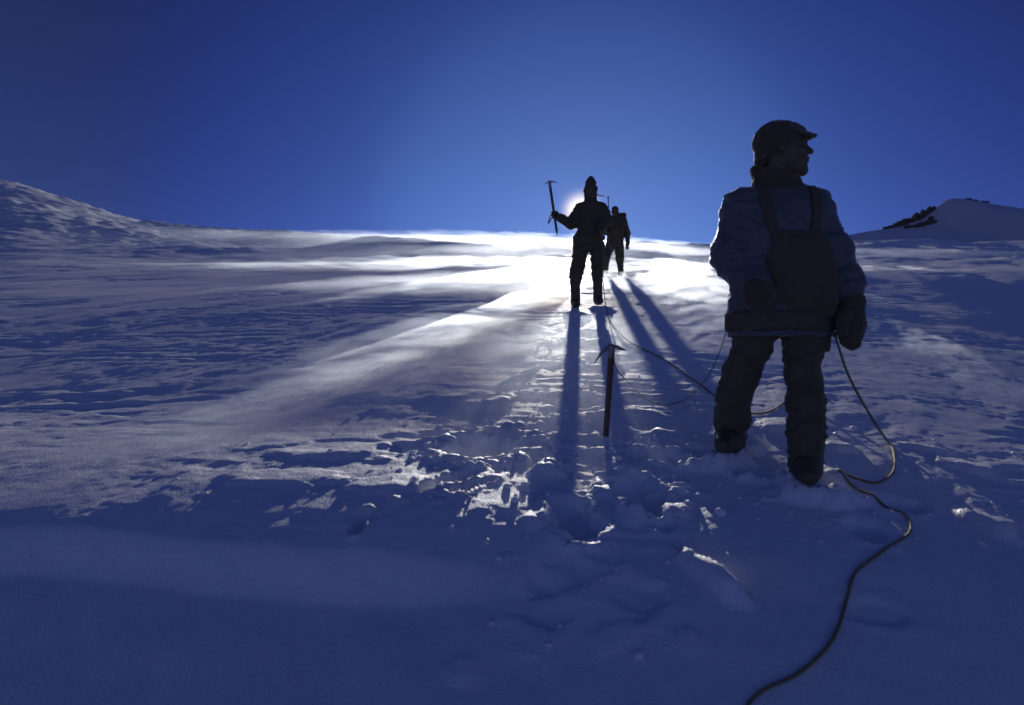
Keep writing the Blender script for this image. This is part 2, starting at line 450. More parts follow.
def drift(path, label, mat, nseg=70, nac=26, sink=.06):
    """path: (x, y, half width, height) along the run of the drift; a lens-shaped bank that thins to nothing at its rim"""
    P = np.array(path, float)
    s = np.r_[0, np.cumsum(np.hypot(np.diff(P[:, 0]), np.diff(P[:, 1])))]
    tt = np.linspace(0, s[-1], nseg)
    fx, fy, fw, fh = (pchip(s, P[:, k]) for k in range(4))
    cx, cy, w, h = fx(tt), fy(tt), fw(tt), fh(tt)
    dx, dy = np.gradient(cx), np.gradient(cy)
    ln = np.hypot(dx, dy); nx, ny = -dy / ln, dx / ln
    e = np.clip(1 - np.abs(np.linspace(-1, 1, nseg)) ** 2.2, 0, 1)
    v = np.linspace(-1, 1, nac)
    GX = cx[:, None] + nx[:, None] * w[:, None] * v[None]
    GY = cy[:, None] + ny[:, None] * w[:, None] * v[None]
    base = base_z(GX.ravel(), GY.ravel()).reshape(GX.shape)
    wob = 1 + .45 * fbm2(GX.ravel() * 1.3, GY.ravel() * 1.3, 77, 3).reshape(GX.shape)
    top = base + h[:, None] * e[:, None] * (1 - v[None] ** 2) ** 2.0 * wob + .004
    bot = base - sink - .3 * h[:, None] * 0
    n = nseg * nac
    V = np.concatenate([np.stack([GX, GY, top], -1).reshape(-1, 3), np.stack([GX, GY, bot], -1).reshape(-1, 3)])
    I = np.arange(n).reshape(nseg, nac)
    q = []
    a, b, c, d = I[:-1, :-1].ravel(), I[1:, :-1].ravel(), I[1:, 1:].ravel(), I[:-1, 1:].ravel()
    q.append(np.stack([a, b, c, d], 1)); q.append(np.stack([a, d, c, b], 1) + n)
    for r, flip in ((I[0], 0), (I[-1], 1), (I[:, 0], 1), (I[:, -1], 0)):
        f = np.stack([r[:-1], r[1:], r[1:] + n, r[:-1] + n], 1)
        q.append(f[:, ::-1] if flip else f)
    o = mesh_obj('blowing_snow', V, np.concatenate(q), mat)
    # consistent outward normals
    import bmesh
    bm = bmesh.new(); bm.from_mesh(o.data); bmesh.ops.recalc_face_normals(bm, faces=bm.faces); bm.to_mesh(o.data); bm.free()
    tag(o, label, kind='stuff')
    return o

def gp(px, py, w, h):
    y = ground_hit(px, py)
    return ((px - CX) / F * y, y, w, h)

mA = drift_mat('drift_streak', 2.1, 2.1, -.55, 6.0, .42, .80)
drift([gp(575, 282, .35, .05), gp(540, 297, .5, .16), gp(480, 322, .5, .17), gp(400, 352, .5, .15), gp(300, 388, .5, .13), gp(200, 424, .45, .11), gp(110, 462, .4, .06)],
      'long streak of blowing snow running down the slope left of the trail', mA)
mB = drift_mat('drift_crest', .060, .22, -.45, 5.0, .38, .75, step=.06)
drift([(-34, 50, 12, .35), (-20, 48, 18, .45), (-8, 46, 22, .5), (4, 46, 22, .5), (14, 46, 20, .4), (24, 46, 13, .25), (32, 46, 6, .1)],
      'wide veil of blowing snow along the sunlit crest', mB, 90, 24)
mA2 = drift_mat('drift_wisp', .9, 2.3, -.6, 6.0, .46, .85)
drift([gp(540, 266, .5, .05), gp(470, 280, .9, .16), gp(390, 292, .8, .13), gp(310, 304, .5, .07), gp(240, 314, .3, .02)],
      'faint upper wisp of blowing snow left of the climbers', mA2)
drift([gp(330, 395, .25, .04), gp(250, 415, .5, .09), gp(150, 440, .55, .09), gp(60, 465, .4, .04)],
      'thin mist of blowing snow over the dark slope at the left', mA2)
drift([gp(880, 318, .3, .04), gp(930, 345, .5, .10), gp(985, 380, .5, .10), gp(1050, 420, .4, .04)],
      'faint wisp of blowing snow right of the nearest climber', mA2)
mB2 = drift_mat('drift_plume', .085, .55, -.6, 4.0, .47, .80, step=.05)
drift([(-34, 55, 5, .2), (-18, 54, 7, .5), (-4, 54, 8, .8), (8, 54, 8, .8), (17, 54, 7, .5), (27, 54, 4, .2)],
      'ragged plumes of snow blowing off the crest against the sky', mB2, 90, 20)
mH = drift_mat('drift_gust', .34, 2.6, -.6, 5.0, .40, .85, step=.06)
drift([(-5.5, 12.0, 1.2, .04), (-3.2, 12.6, 1.9, .28), (-.4, 13.0, 2.2, .30), (1.9, 13.2, 2.2, .30), (4.4, 13.2, 1.9, .28), (7.0, 12.6, 1.2, .04)],
      'gust of blowing snow sweeping behind the legs of the middle climber', mH, 80, 22)
mD = drift_mat('drift_trail', .9, 1.9, -.5, 4.0, .42, .85)
drift([gp(668, 258, .6, .06), gp(680, 272, 1.0, .2), gp(690, 295, .9, .2), gp(715, 330, .7, .16), gp(760, 375, .5, .05)],
      'patch of blowing snow right of the trail behind the nearest climber', mD)
mF = drift_mat('drift_ground', .62, 2.2, -.3, 3.0, .22, .85)
drift([(.62, 9.35, .9, .02), (.52, 8.0, 1.35, .10), (.35, 6.4, 1.3, .10), (.2, 5.0, 1.05, .08), (.12, 3.9, .8, .06), (.05, 2.9, .4, .02)],
      'haze of blowing snow low over the trail in front of the middle climber', mF, 70, 20)
mG = drift_mat('drift_left', .60, 2.0, -.6, 5.0, .42, .85)
drift([gp(500, 300, .8, .03), gp(430, 340, 1.2, .10), gp(350, 385, 1.1, .09), gp(270, 430, .9, .07), gp(190, 470, .5, .02)],
      'thin sheet of blowing snow spreading over the crusted snow at the left', mG, 70, 20)
mE = drift_mat('drift_middle', .55, 1.0, -.6, 6.0, .46, .8, step=.06)
drift([(-15, 20.5, 2, .04), (-9, 21, 3.2, .22), (-5, 22, 3.8, .34), (0, 23, 3.8, .34), (6, 23, 3.6, .3), (14, 22, 3, .1)],
      'low bank of blowing snow crossing the slope behind the climbers', mE, 80, 18)
# ------------------------------------------------------------------ implicit modelling: smooth unions of tapered limbs, meshed with surface nets
class Field:
    def __init__(self, lo, hi, h):
        self.h = h; self.lo = np.array(lo, np.float32)
        self.n = np.ceil((np.array(hi) - np.array(lo)) / h).astype(int) + 1
        self.ax = [self.lo[k] + h * np.arange(self.n[k], dtype=np.float32) for k in range(3)]
        self.f = np.full(tuple(self.n), 9.0, np.float32)
    def _slice(self, lo, hi, m):
        s = []
        for k in range(3):
            a = int(np.clip(math.floor((lo[k] - m - self.lo[k]) / self.h), 0, self.n[k] - 1))
            b = int(np.clip(math.ceil((hi[k] + m - self.lo[k]) / self.h) + 1, 1, self.n[k]))
            s.append(slice(a, max(b, a + 1)))
        return tuple(s)
    def _xyz(self, s):
        return (self.ax[0][s[0]][:, None, None], self.ax[1][s[1]][None, :, None], self.ax[2][s[2]][None, None, :])
    def _mix(self, s, d, k, op):
        a = self.f[s]
        if op == 'add':
            h = np.clip(.5 + .5 * (a - d) / k, 0, 1)
            self.f[s] = np.where(a > 8, d, a * (1 - h) + d * h - k * h * (1 - h))
        elif op == 'cut':
            d = -d
            h = np.clip(.5 - .5 * (a - d) / k, 0, 1)
            self.f[s] = a * (1 - h) + d * h + k * h * (1 - h)
    def cone(self, a, b, ra, rb, k=.02, op='add', sy=1.0):
        a = np.array(a, np.float32); b = np.array(b, np.float32)
        R = max(ra, rb) / min(sy, 1.0)
        s = self._slice(np.minimum(a, b) - R, np.maximum(a, b) + R, k * 2 + .03)
        X, Y, Z = self._xyz(s)
        d = b - a; L = float(d @ d) + 1e-9
        t = np.clip(((X - a[0]) * d[0] + (Y - a[1]) * d[1] + (Z - a[2]) * d[2]) / L, 0, 1)
        q = np.sqrt((X - a[0] - t * d[0]) ** 2 + ((Y - a[1] - t * d[1]) * sy) ** 2 + (Z - a[2] - t * d[2]) ** 2)
        self._mix(s, (q - (ra + (rb - ra) * t)).astype(np.float32), k, op); return self
    def chain(self, pts, k=.02, op='add', sy=1.0):
        for (a, ra), (b, rb) in zip(pts[:-1], pts[1:]): self.cone(a, b, ra, rb, k, op, sy)
        return self
    def ell(self, c, r, k=.02, op='add', yaw=0.0, pitch=0.0):
        c = np.array(c, np.float32); R = max(r)
        s = self._slice(c - R, c + R, k * 2 + .03)
        X, Y, Z = self._xyz(s)
        x, y, z = X - c[0], Y - c[1], Z - c[2]
        cs, sn = math.cos(yaw), math.sin(yaw)
        x, y = x * cs + y * sn, -x * sn + y * cs
        cp, sp = math.cos(pitch), math.sin(pitch)
        x, z = x * cp + z * sp, -x * sp + z * cp
        k0 = np.sqrt((x / r[0]) ** 2 + (y / r[1]) ** 2 + (z / r[2]) ** 2)
        k1 = np.sqrt((x / r[0] ** 2) ** 2 + (y / r[1] ** 2) ** 2 + (z / r[2] ** 2) ** 2) + 1e-6
        self._mix(s, (k0 * (k0 - 1) / k1).astype(np.float32), k, op); return self
    def loft(self, rows, k=.02, op='add', p=2.3):
        """rows (z, cx, cy, a, b) sorted by z: a stack of super-ellipses"""
        rows = sorted(rows); Rr = np.array(rows, np.float32)
        z0, z1 = Rr[0, 0], Rr[-1, 0]
        lo = (float((Rr[:, 1] - Rr[:, 3]).min()), float((Rr[:, 2] - Rr[:, 4]).min()), z0)
        hi = (float((Rr[:, 1] + Rr[:, 3]).max()), float((Rr[:, 2] + Rr[:, 4]).max()), z1)
        s = self._slice(lo, hi, k * 2 + .03)
        X, Y, Z = self._xyz(s)
        zf = self.ax[2][s[2]]
        g = [pchip(Rr[:, 0], Rr[:, i])(zf).astype(np.float32)[None, None, :] for i in range(1, 5)]
        q = (np.abs((X - g[0]) / g[2]) ** p + np.abs((Y - g[1]) / g[3]) ** p) ** (1 / p)
        d = (q - 1) * np.minimum(g[2], g[3])
        dz = np.maximum(z0 - Z, Z - z1)
        d = np.where(dz > 0, np.maximum(d, dz), np.maximum(d, dz))
        self._mix(s, d.astype(np.float32), k, op); return self
    def plane(self, pt, nrm, k=.004):
        """keep the side that the normal points away from"""
        n = np.array(nrm, np.float32); n /= np.linalg.norm(n)
        X, Y, Z = self._xyz((slice(None),) * 3)
        d = (X - pt[0]) * n[0] + (Y - pt[1]) * n[1] + (Z - pt[2]) * n[2]
        self.f = np.maximum(self.f, d.astype(np.float32)); return self
    def folds(self, amp, freq, seed, sc=(1, 1, 1)):
        sel = np.abs(self.f) < .06
        i, j, k = np.where(sel)
        x, y, z = self.ax[0][i], self.ax[1][j], self.ax[2][k]
        n = perlin3(x * freq * sc[0], y * freq * sc[1], z * freq * sc[2], seed)
        n2 = perlin3(x * freq * 2.3 * sc[0], y * freq * 2.3 * sc[1], z * freq * 2.3 * sc[2], seed + 5)
        self.f[i, j, k] += (amp * (1.3 * np.abs(n) - .5 + .45 * n2)).astype(np.float32); return self
    def mesh(self):
        f = self.f
        f[0] = f[-1] = 1; f[:, 0] = f[:, -1] = 1; f[:, :, 0] = f[:, :, -1] = 1
        ins = f < 0
        nx, ny, nz = [n - 1 for n in f.shape]
        cnt = np.zeros((nx, ny, nz), np.int8)
        offs = [(i, j, k) for i in (0, 1) for j in (0, 1) for k in (0, 1)]
        for o in offs: cnt += ins[o[0]:o[0] + nx, o[1]:o[1] + ny, o[2]:o[2] + nz]
        act = (cnt > 0) & (cnt < 8)
        I, J, K = np.where(act)
        vid = np.full((nx, ny, nz), -1, np.int64); vid[I, J, K] = np.arange(len(I))
        val = {o: f[I + o[0], J + o[1], K + o[2]] for o in offs}
        P = np.zeros((len(I), 3), np.float32); C = np.zeros(len(I), np.float32)
        for a in offs:
            for ax in range(3):
                if a[ax]: continue
                b = list(a); b[ax] = 1; b = tuple(b)
                fa, fb = val[a], val[b]
                m = (fa < 0) != (fb < 0)
                t = np.where(m, fa / np.where(m, fa - fb, 1), 0)
                p = np.array(a, np.float32)[None] + 0 * P
                p[:, ax] += t
                P += np.where(m[:, None], p, 0); C += m
        P /= np.maximum(C, 1)[:, None]
        V = self.lo + self.h * (np.stack([I, J, K], 1) + P)
        Q = []
        for ax in range(3):
            sl0 = [slice(None)] * 3; sl1 = [slice(None)] * 3
            sl0[ax] = slice(0, -1); sl1[ax] = slice(1, None)
            A = ins[tuple(sl0)]; B = ins[tuple(sl1)]
            ch = A != B
            u, v = (ax + 1) % 3, (ax + 2) % 3
            ii = np.array(np.where(ch))
            ok = (ii[u] > 0) & (ii[v] > 0) & (ii[u] < f.shape[u] - 1) & (ii[v] < f.shape[v] - 1)
            ii = ii[:, ok]
            fl = A[tuple(ii)]
            def cell(du, dv):
                q = ii.copy(); q[u] -= du; q[v] -= dv
                return vid[tuple(q)]
            q = np.stack([cell(1, 1), cell(0, 1), cell(0, 0), cell(1, 0)], 1)
            q[~fl] = q[~fl][:, ::-1]
            Q.append(q)
        return V, np.concatenate(Q)
    def obj(self, name, mat, parent=None):
        V, Q = self.mesh()
        return mesh_obj(name, V, Q, mat, parent)

def catmull(pts, n):
    P = np.array(pts, float)
    P = np.vstack([2 * P[0] - P[1], P, 2 * P[-1] - P[-2]])
    out = []
    for i in range(1, len(P) - 2):
        p0, p1, p2, p3 = P[i - 1], P[i], P[i + 1], P[i + 2]
        for t in np.linspace(0, 1, n, endpoint=False):
            out.append(.5 * ((2 * p1) + (-p0 + p2) * t + (2 * p0 - 5 * p1 + 4 * p2 - p3) * t * t + (-p0 + 3 * p1 - 3 * p2 + p3) * t ** 3))
    out.append(P[-2])
    return np.array(out)

def tube_data(P, r, ns=8, sec=None, up=(0, 0, 1), twist=0.0):
    """sweep a round (or given 2-D) section along the points; r may vary"""
    P = np.array(P, float); n = len(P)
    T = np.gradient(P, axis=0); T /= np.linalg.norm(T, axis=1)[:, None] + 1e-9
    r = np.broadcast_to(np.asarray(r, float), (n,))
    u = np.array(up, float)
    if abs(T[0] @ u) > .95: u = np.array([1.0, 0, 0])
    A = u - (u @ T[0]) * T[0]; A /= np.linalg.norm(A)
    ang = np.linspace(0, 2 * math.pi, ns, endpoint=False)
    S = np.stack([np.cos(ang), np.sin(ang)], 1) if sec is None else np.array(sec, float)
    ns = len(S); V = []
    for i in range(n):
        A = A - (A @ T[i]) * T[i]; A /= np.linalg.norm(A) + 1e-9
        B = np.cross(T[i], A)
        V.append(P[i] + r[i] * (S[:, :1] * A + S[:, 1:] * B))
    V = np.concatenate(V)
    I = np.arange(n * ns).reshape(n, ns); J = np.roll(I, -1, axis=1)
    faces = [tuple(q) for q in np.stack([I[:-1].ravel(), J[:-1].ravel(), J[1:].ravel(), I[1:].ravel()], 1)]
    faces.append(tuple(I[0][::-1])); faces.append(tuple(I[-1]))
    return V, faces

def merge(parts):
    V = []; Fc = []; n = 0
    for v, f in parts:
        V.append(np.asarray(v, float)); Fc += [tuple(int(i) + n for i in q) for q in f]; n += len(v)
    return np.concatenate(V), Fc

def prism(poly, origin, ex, ey, ez, t0, t1):
    """extrude a 2-D outline (in the ex, ey plane) along ez from t0 to t1; t0/t1 may be per-vertex"""
    poly = np.array(poly, float); n = len(poly)
    t0 = np.broadcast_to(np.asarray(t0, float), (n,)); t1 = np.broadcast_to(np.asarray(t1, float), (n,))
    B = np.array(origin) + poly[:, :1] * np.array(ex) + poly[:, 1:] * np.array(ey)
    V = np.concatenate([B + t0[:, None] * np.array(ez), B + t1[:, None] * np.array(ez)])
    f = [tuple(range(n))[::-1], tuple(range(n, 2 * n))] + [(i, (i + 1) % n, n + (i + 1) % n, n + i) for i in range(n)]
    return V, f
# ------------------------------------------------------------------ materials of the climbers
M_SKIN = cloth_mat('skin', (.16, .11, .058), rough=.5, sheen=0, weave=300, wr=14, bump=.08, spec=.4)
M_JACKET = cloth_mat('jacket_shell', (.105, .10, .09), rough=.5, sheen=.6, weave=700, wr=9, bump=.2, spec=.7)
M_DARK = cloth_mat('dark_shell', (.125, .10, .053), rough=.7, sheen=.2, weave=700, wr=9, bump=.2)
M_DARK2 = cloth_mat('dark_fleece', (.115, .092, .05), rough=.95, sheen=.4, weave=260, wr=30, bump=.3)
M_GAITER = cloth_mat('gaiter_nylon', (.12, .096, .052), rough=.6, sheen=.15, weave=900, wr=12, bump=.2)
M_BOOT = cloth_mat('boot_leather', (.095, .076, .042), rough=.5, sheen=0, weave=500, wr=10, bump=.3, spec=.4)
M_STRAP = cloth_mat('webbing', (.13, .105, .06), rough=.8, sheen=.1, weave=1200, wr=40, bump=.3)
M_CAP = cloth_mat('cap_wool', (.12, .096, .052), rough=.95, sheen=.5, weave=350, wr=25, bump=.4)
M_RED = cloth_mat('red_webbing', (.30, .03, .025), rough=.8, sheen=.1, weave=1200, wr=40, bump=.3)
M_WOOD = cloth_mat('axe_shaft_wood', (.13, .085, .05), rough=.45, sheen=0, weave=120, wr=18, bump=.15, spec=.4)
M_ROPE = cloth_mat('rope_sheath', (.24, .19, .09), rough=.8, sheen=.3, weave=420, wr=60, bump=.5)

def metal_mat(name, col, rough):
    m, nt, out = new_mat(name)
    b = N(nt, 'ShaderNodeBsdfPrincipled'); b.inputs['Metallic'].default_value = 1
    b.inputs['Base Color'].default_value = (*col, 1)
    tcn = N(nt, 'ShaderNodeTexCoord'); nz = N(nt, 'ShaderNodeTexNoise'); nz.inputs['Scale'].default_value = 60; nz.inputs['Detail'].default_value = 5
    nt.links.new(tcn.outputs['Object'], nz.inputs['Vector'])
    mr = N(nt, 'ShaderNodeMapRange'); mr.inputs['To Min'].default_value = rough - .12; mr.inputs['To Max'].default_value = rough + .2
    nt.links.new(nz.outputs['Fac'], mr.inputs['Value']); nt.links.new(mr.outputs['Result'], b.inputs['Roughness'])
    nt.links.new(b.outputs[0], out.inputs['Surface'])
    return m
M_STEEL = metal_mat('worn_steel', (.32, .32, .33), .38)
M_ALU = metal_mat('carabiner_alloy', (.35, .35, .36), .3)

def hair_mat():
    m, nt, out = new_mat('fair_hair')
    d = N(nt, 'ShaderNodeBsdfDiffuse'); d.inputs['Color'].default_value = (.42, .31, .18, 1)
    t = N(nt, 'ShaderNodeBsdfTranslucent'); t.inputs['Color'].default_value = (.60, .48, .30, 1)
    nz = N(nt, 'ShaderNodeTexNoise'); nz.inputs['Scale'].default_value = 50
    mx = N(nt, 'ShaderNodeMixShader'); nt.links.new(nz.outputs['Fac'], mx.inputs[0])
    nt.links.new(d.outputs[0], mx.inputs[1]); nt.links.new(t.outputs[0], mx.inputs[2])
    nt.links.new(mx.outputs[0], out.inputs['Surface'])
    return m
M_HAIR = hair_mat()

def ray_front(bvh, x, z, d=(0, 1, 0), start=-2.0):
    o = Vector((x, start, z))
    hit = bvh.ray_cast(o, Vector(d))
    return hit[0], hit[1]
from mathutils.bvhtree import BVHTree
def bvh_of(o):
    return BVHTree.FromPolygons([tuple(v.co) for v in o.data.vertices], [tuple(p.vertices) for p in o.data.polygons])

def ribbon(points, normals, width, thick):
    """a strap: flat band that lies on a surface; points with outward normals"""
    P = np.array(points, float); Nn = np.array(normals, float)
    T = np.gradient(P, axis=0); T /= np.linalg.norm(T, axis=1)[:, None] + 1e-9
    S = np.cross(T, Nn); S /= np.linalg.norm(S, axis=1)[:, None] + 1e-9
    w = np.broadcast_to(np.asarray(width, float), (len(P),))[:, None] / 2
    ring = [P - S * w, P - S * w * .8 + Nn * thick, P + S * w * .8 + Nn * thick, P + S * w, P - Nn * thick]
    V = np.stack(ring, 1).reshape(-1, 3)
    n = len(P); k = len(ring)
    I = np.arange(n * k).reshape(n, k); J = np.roll(I, -1, axis=1)
    f = [tuple(q) for q in np.stack([I[:-1].ravel(), J[:-1].ravel(), J[1:].ravel(), I[1:].ravel()], 1)]
    f += [tuple(I[0][::-1]), tuple(I[-1])]
    return V, f

def head_parts(fd, C, u, yaw, k=.006):
    """a human head into the field fd: C centre, u unit (a head is 44 u from chin to crown), yaw of the face (0 = +x)"""
    cy, sy = math.cos(yaw), math.sin(yaw)
    def p(f, l, z): return (C[0] + u * (f * cy - l * sy), C[1] + u * (f * sy + l * cy), C[2] + u * z)
    E = lambda f, l, z, r, kk=k, op='add', pitch=0.0: fd.ell(p(f, l, z), [q * u for q in r], kk, op, yaw, pitch)
    E(-2, 0, 7, (22, 17, 20)); E(8, 0, -5, (17, 14, 21), .02); E(16, 0, -18, (10, 9, 8), .012)
    E(20.5, 0, -22, (6, 6.5, 5), .012)
    E(22, 0, 6.5, (4, 12, 2.6), .010)
    for s in (-1, 1):
        E(24.5, s * 6.6, 2.2, (4.5, 4.2, 2.8), .008, 'cut'); E(20.2, s * 6.6, 2.2, (3.0, 3.0, 2.6), .002)
        E(16, s * 10, -5, (7, 5, 5), .012)
        E(-2, s * 16.5, -1, (3.6, 2.2, 6.2), .004)
    fd.cone(p(23.5, 0, 4), p(29.5, 0, -3), 1.9 * u, 2.6 * u, .006)
    for s in (-1, 1): E(27, s * 2.4, -4, (2.4, 1.7, 1.8), .005)
    E(24.8, 0, -9.4, (3.2, 5.6, 1.7), .003); E(24.5, 0, -13.0, (3.0, 5.0, 1.9), .003)
    fd.cone(p(28, 0, -11.2), p(22, 0, -11.2), .9 * u, .9 * u, .003, 'cut')
    return p

def fist(fd, c, axis, wrist, rg, rf, k=.006, spread=.021):
    """a hand closed on a bar through c along axis: palm, four unequal curled fingers and a thumb across them"""
    c = np.array(c, float); ax = np.array(axis, float); ax /= np.linalg.norm(ax)
    w = np.array(wrist, float) - c
    e1 = w - (w @ ax) * ax; e1 /= np.linalg.norm(e1); e2 = np.cross(ax, e1)
    R = rg + rf
    pt = lambda a, t, r=R: c + ax * t + r * (math.cos(a) * e1 + math.sin(a) * e2)
    fd.cone(pt(.5, -.030, R + .004), pt(.5, .030, R + .004), rf * 1.5, rf * 1.55, .012)
    fd.cone(pt(-.2, -.024, R + .012), pt(-.2, .024, R + .012), rf * 1.4, rf * 1.5, .012)
    for i, ln in enumerate((3.7, 4.1, 3.9, 3.3)):
        t = (1.5 - i) * spread
        aa = np.linspace(.6, .6 + ln, 5)
        ch = [(pt(a, t), rf * (1 - .06 * j)) for j, a in enumerate(aa)]
        fd.chain(ch, .004)
    aa = np.linspace(-.3, -2.4, 4)
    fd.chain([(pt(a, .034 - .008 * j), rf * (1.12 - .08 * j)) for j, a in enumerate(aa)], .005)
    fd.chain([(pt(-.1, 0, R + .02), rf * 1.7), (np.array(wrist, float), rf * 2.0)], .015)

def open_hand(fd, w, tip, side, rf=.0095):
    """a relaxed hand hanging from wrist w towards tip; the thumb leaves the palm on the given side"""
    w = np.array(w, float); t = np.array(tip, float); d = t - w; L = np.linalg.norm(d); d /= L
    s = np.array(side, float); s -= (s @ d) * d; s /= np.linalg.norm(s); n = np.cross(d, s)
    for q in (-.028, 0, .026): fd.cone(w + d * .02, w + d * L * .5 + s * q, .018, .014, .012)
    for q, ln in ((.033, .86), (.011, 1.0), (-.011, .95), (-.032, .78)):
        a = w + d * L * .5 + s * q; e = w + d * L * ln + s * q * 1.05
        fd.chain([(a, rf), ((a + e) / 2 + n * .006, rf * .95), (e + n * .018, rf * .8)], .004)
    fd.chain([(w + d * L * .15 + s * .025, .014), (w + d * L * .38 + s * .055, .012), (w + d * L * .6 + s * .058 + n * .01, .010)], .006)

class Frame:
    """turns readings of the photograph at a known distance into metres about a climber's base"""
    def __init__(self, D, px, py):
        self.D = D
        self.o = np.array([(px - CX) / F * D, D, (CY - py) / F * D])
    def __call__(self, px, py, dy=0.0):
        y = self.D + dy
        return np.array([(px - CX) / F * y, y, (CY - py) / F * y]) - self.o
    def r(self, r, dy=0.0): return r * (self.D + dy) / F
    def row(self, py, cx, a, b, dy=0.0):
        q = self(cx, py, dy)
        return (q[2], q[0], q[1], self.r(a, dy), self.r(b, dy))
    def jt(self, px, py, r, dy=0.0): return (self(px, py, dy), self.r(r, dy))

def bounds(pts, m):
    P = np.array(pts)
    return P.min(0) - m, P.max(0) + m

# ================================================================== the nearest climber
def climber_near():
    f = Frame(3.47, 772, 465)
    J = f.jt
    legL = [J(758, 322, 25, 0), J(742, 372, 17.5, .10), J(733, 398, 16.5, .15), J(731, 440, 15.2, .22)]
    legR = [J(803, 322, 26, 0), J(804, 372, 17.5, -.08), J(806, 402, 16.8, -.13), J(806, 468, 14.8, -.20)]
    armL = [J(741, 207, 16.5, .02), J(731.5, 256, 17.5, .03), J(761, 297, 12.5, -.15)]
    armR = [J(812, 206, 17, .02), J(832, 252, 16.5, .0), J(847, 286, 13, -.06)]
    # --- body: one continuous figure
    fb = Field(f(705, 118, 0) - .12 * np.array([0, 4.0, 0]), f(870, 495, 0) * [1, 0, 0] + [0, .5, f(0, 116)[2]], .0085)
    fb.lo[2] = f(0, 492, -.2)[2]; fb.__init__(fb.lo, [f(868, 0)[0], .5, f(0, 114)[2]], .0085)
    fb.loft([f.row(192, 777, 26, 15), f.row(202, 777, 36, 19), f.row(225, 777, 38, 21), f.row(270, 779, 33, 19), f.row(300, 780, 35, 19), f.row(330, 780, 36, 20)], .03)
    hp = head_parts(fb, f(780, 150, -.02), f.r(1.0), -.16)
    fb.cone(f(774, 168, 0), f(776, 196, 0), f.r(13.5), f.r(15), .02)
    for leg in (legL, legR): fb.chain([(a, r * .66) for a, r in leg], .03)
    for arm in (armL, armR): fb.chain([(a, r * .52) for a, r in arm], .03)
    open_hand(fb, armR[-1][0], f(851, 342, -.08), (-1, 0, 0))
    open_hand(fb, armL[-1][0], armL[-1][0] + np.array([.05, .10, -.08]), (1, -.3, 0))
    for leg, toe in ((legL, f(724, 447, .06)), (legR, f(808, 479, -.32))):
        fb.cone(leg[-1][0], toe, f.r(8), f.r(6), .03)
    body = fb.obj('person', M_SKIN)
    body.location = f.o
    tag(body, 'nearest climber standing in a dark blue jacket and peaked cap, head turned sideways', 'person')
    # --- jacket
    lo, hi = bounds([f(705, 180), f(870, 340)], .05); lo[1] = -.42; hi[1] = .26
    fj = Field(lo, hi, .0075)
    fj.loft([f.row(186, 777, 24, 15), f.row(193, 777, 40, 19), f.row(212, 777, 46, 25), f.row(250, 779, 46, 27),
             f.row(288, 781, 48, 26), f.row(306, 781, 51.5, 28.5), f.row(325, 780, 51.5, 29.5), f.row(336, 779, 50, 29)], .03)
    fj.chain(armL, .065); fj.chain(armR, .065)
    fj.cone(f(846, 276, -.05), f(849.5, 284, -.06), f.r(15), f.r(15.2), .02)        # gathered cuff
    fj.folds(.010, 9, 3, (1, 1, 1.9)); fj.folds(.005, 26, 8, (1, 1, 1.4))
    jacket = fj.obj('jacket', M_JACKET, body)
    bj = bvh_of(jacket)
    # collar
    lo, hi = bounds([f(745, 166), f(808, 196)], .03); lo[1] = -.22; hi[1] = .2
    fc = Field(lo, hi, .006)
    fc.loft([f.row(170, 774, 20, 18), f.row(176, 775, 23, 19), f.row(184, 777, 24, 20), f.row(193, 778, 27, 19)], .01)
    fc.loft([f.row(166, 774, 16, 14), f.row(180, 775, 18.5, 15), f.row(186, 777, 15, 13)], .006, 'cut')
    fc.plane(f(800, 181, 0), (.30, 0, 1)); fc.folds(.006, 22, 4)
    fc.obj('collar', M_DARK2, jacket)
    # --- trousers
    lo, hi = bounds([f(705, 300), f(850, 402)], .06); lo[1] = -.40; hi[1] = .42
    ft = Field(lo, hi, .0075)
    ft.loft([f.row(312, 780, 34, 19), f.row(325, 780, 42, 22), f.row(334, 780, 43, 23)], .03)
    ft.chain([J(758, 330, 20, 0), legL[1]], .03); ft.chain([J(803, 330, 21, 0), legR[1]], .03)
    ft.chain([legL[1], J(734, 394, 16, .14)], .02); ft.chain([legR[1], J(805.5, 392, 16, -.12)], .02)
    ft.folds(.014, 10, 13, (1, 1, 1.8)); ft.folds(.005, 28, 18)
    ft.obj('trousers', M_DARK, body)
    # --- gaiters and boots
    for leg, toe, top in ((legL, f(723, 449, .05), f(733.5, 388, .14)), (legR, f(809, 481, -.33), f(805, 388, -.11))):
        ank = leg[-1][0]
        lo, hi = bounds([ank, top, toe], .12)
        fg = Field(lo, hi, .0065)
        fg.chain([(top, f.r(15.2)), (leg[2][0], f.r(17.6)), ((leg[2][0] + ank) / 2, f.r(17.2)), (ank, f.r(14.8))], .02)
        fg.plane(top + [0, 0, .01], (0, 0, 1)); fg.folds(.012, 12, 23, (1, 1, 2.2))
        fg.folds(.004, 30, 26)
        fg.obj('gaiter', M_GAITER, body)
        fo = Field(lo - .02, hi + .02, .007)
        heel = ank + (ank - toe) * .25; heel[2] = toe[2] + .02
        fo.chain([(ank + [0, 0, .04], f.r(12)), (ank, f.r(13.2)), (heel + [0, 0, .03], f.r(9))], .03)
        fo.chain([(ank, f.r(13)), ((ank + toe) / 2 + [0, 0, .02], f.r(11.5)), (toe + [0, 0, .02], f.r(8.5))], .03)
        fo.obj('boot', M_BOOT, body)
    # --- mittens
    w = armR[-1][0]
    lo, hi = bounds([f(834, 284, -.06), f(868, 356, -.06)], .05); lo[1] = -.22; hi[1] = .10
    fm = Field(lo, hi, .006)
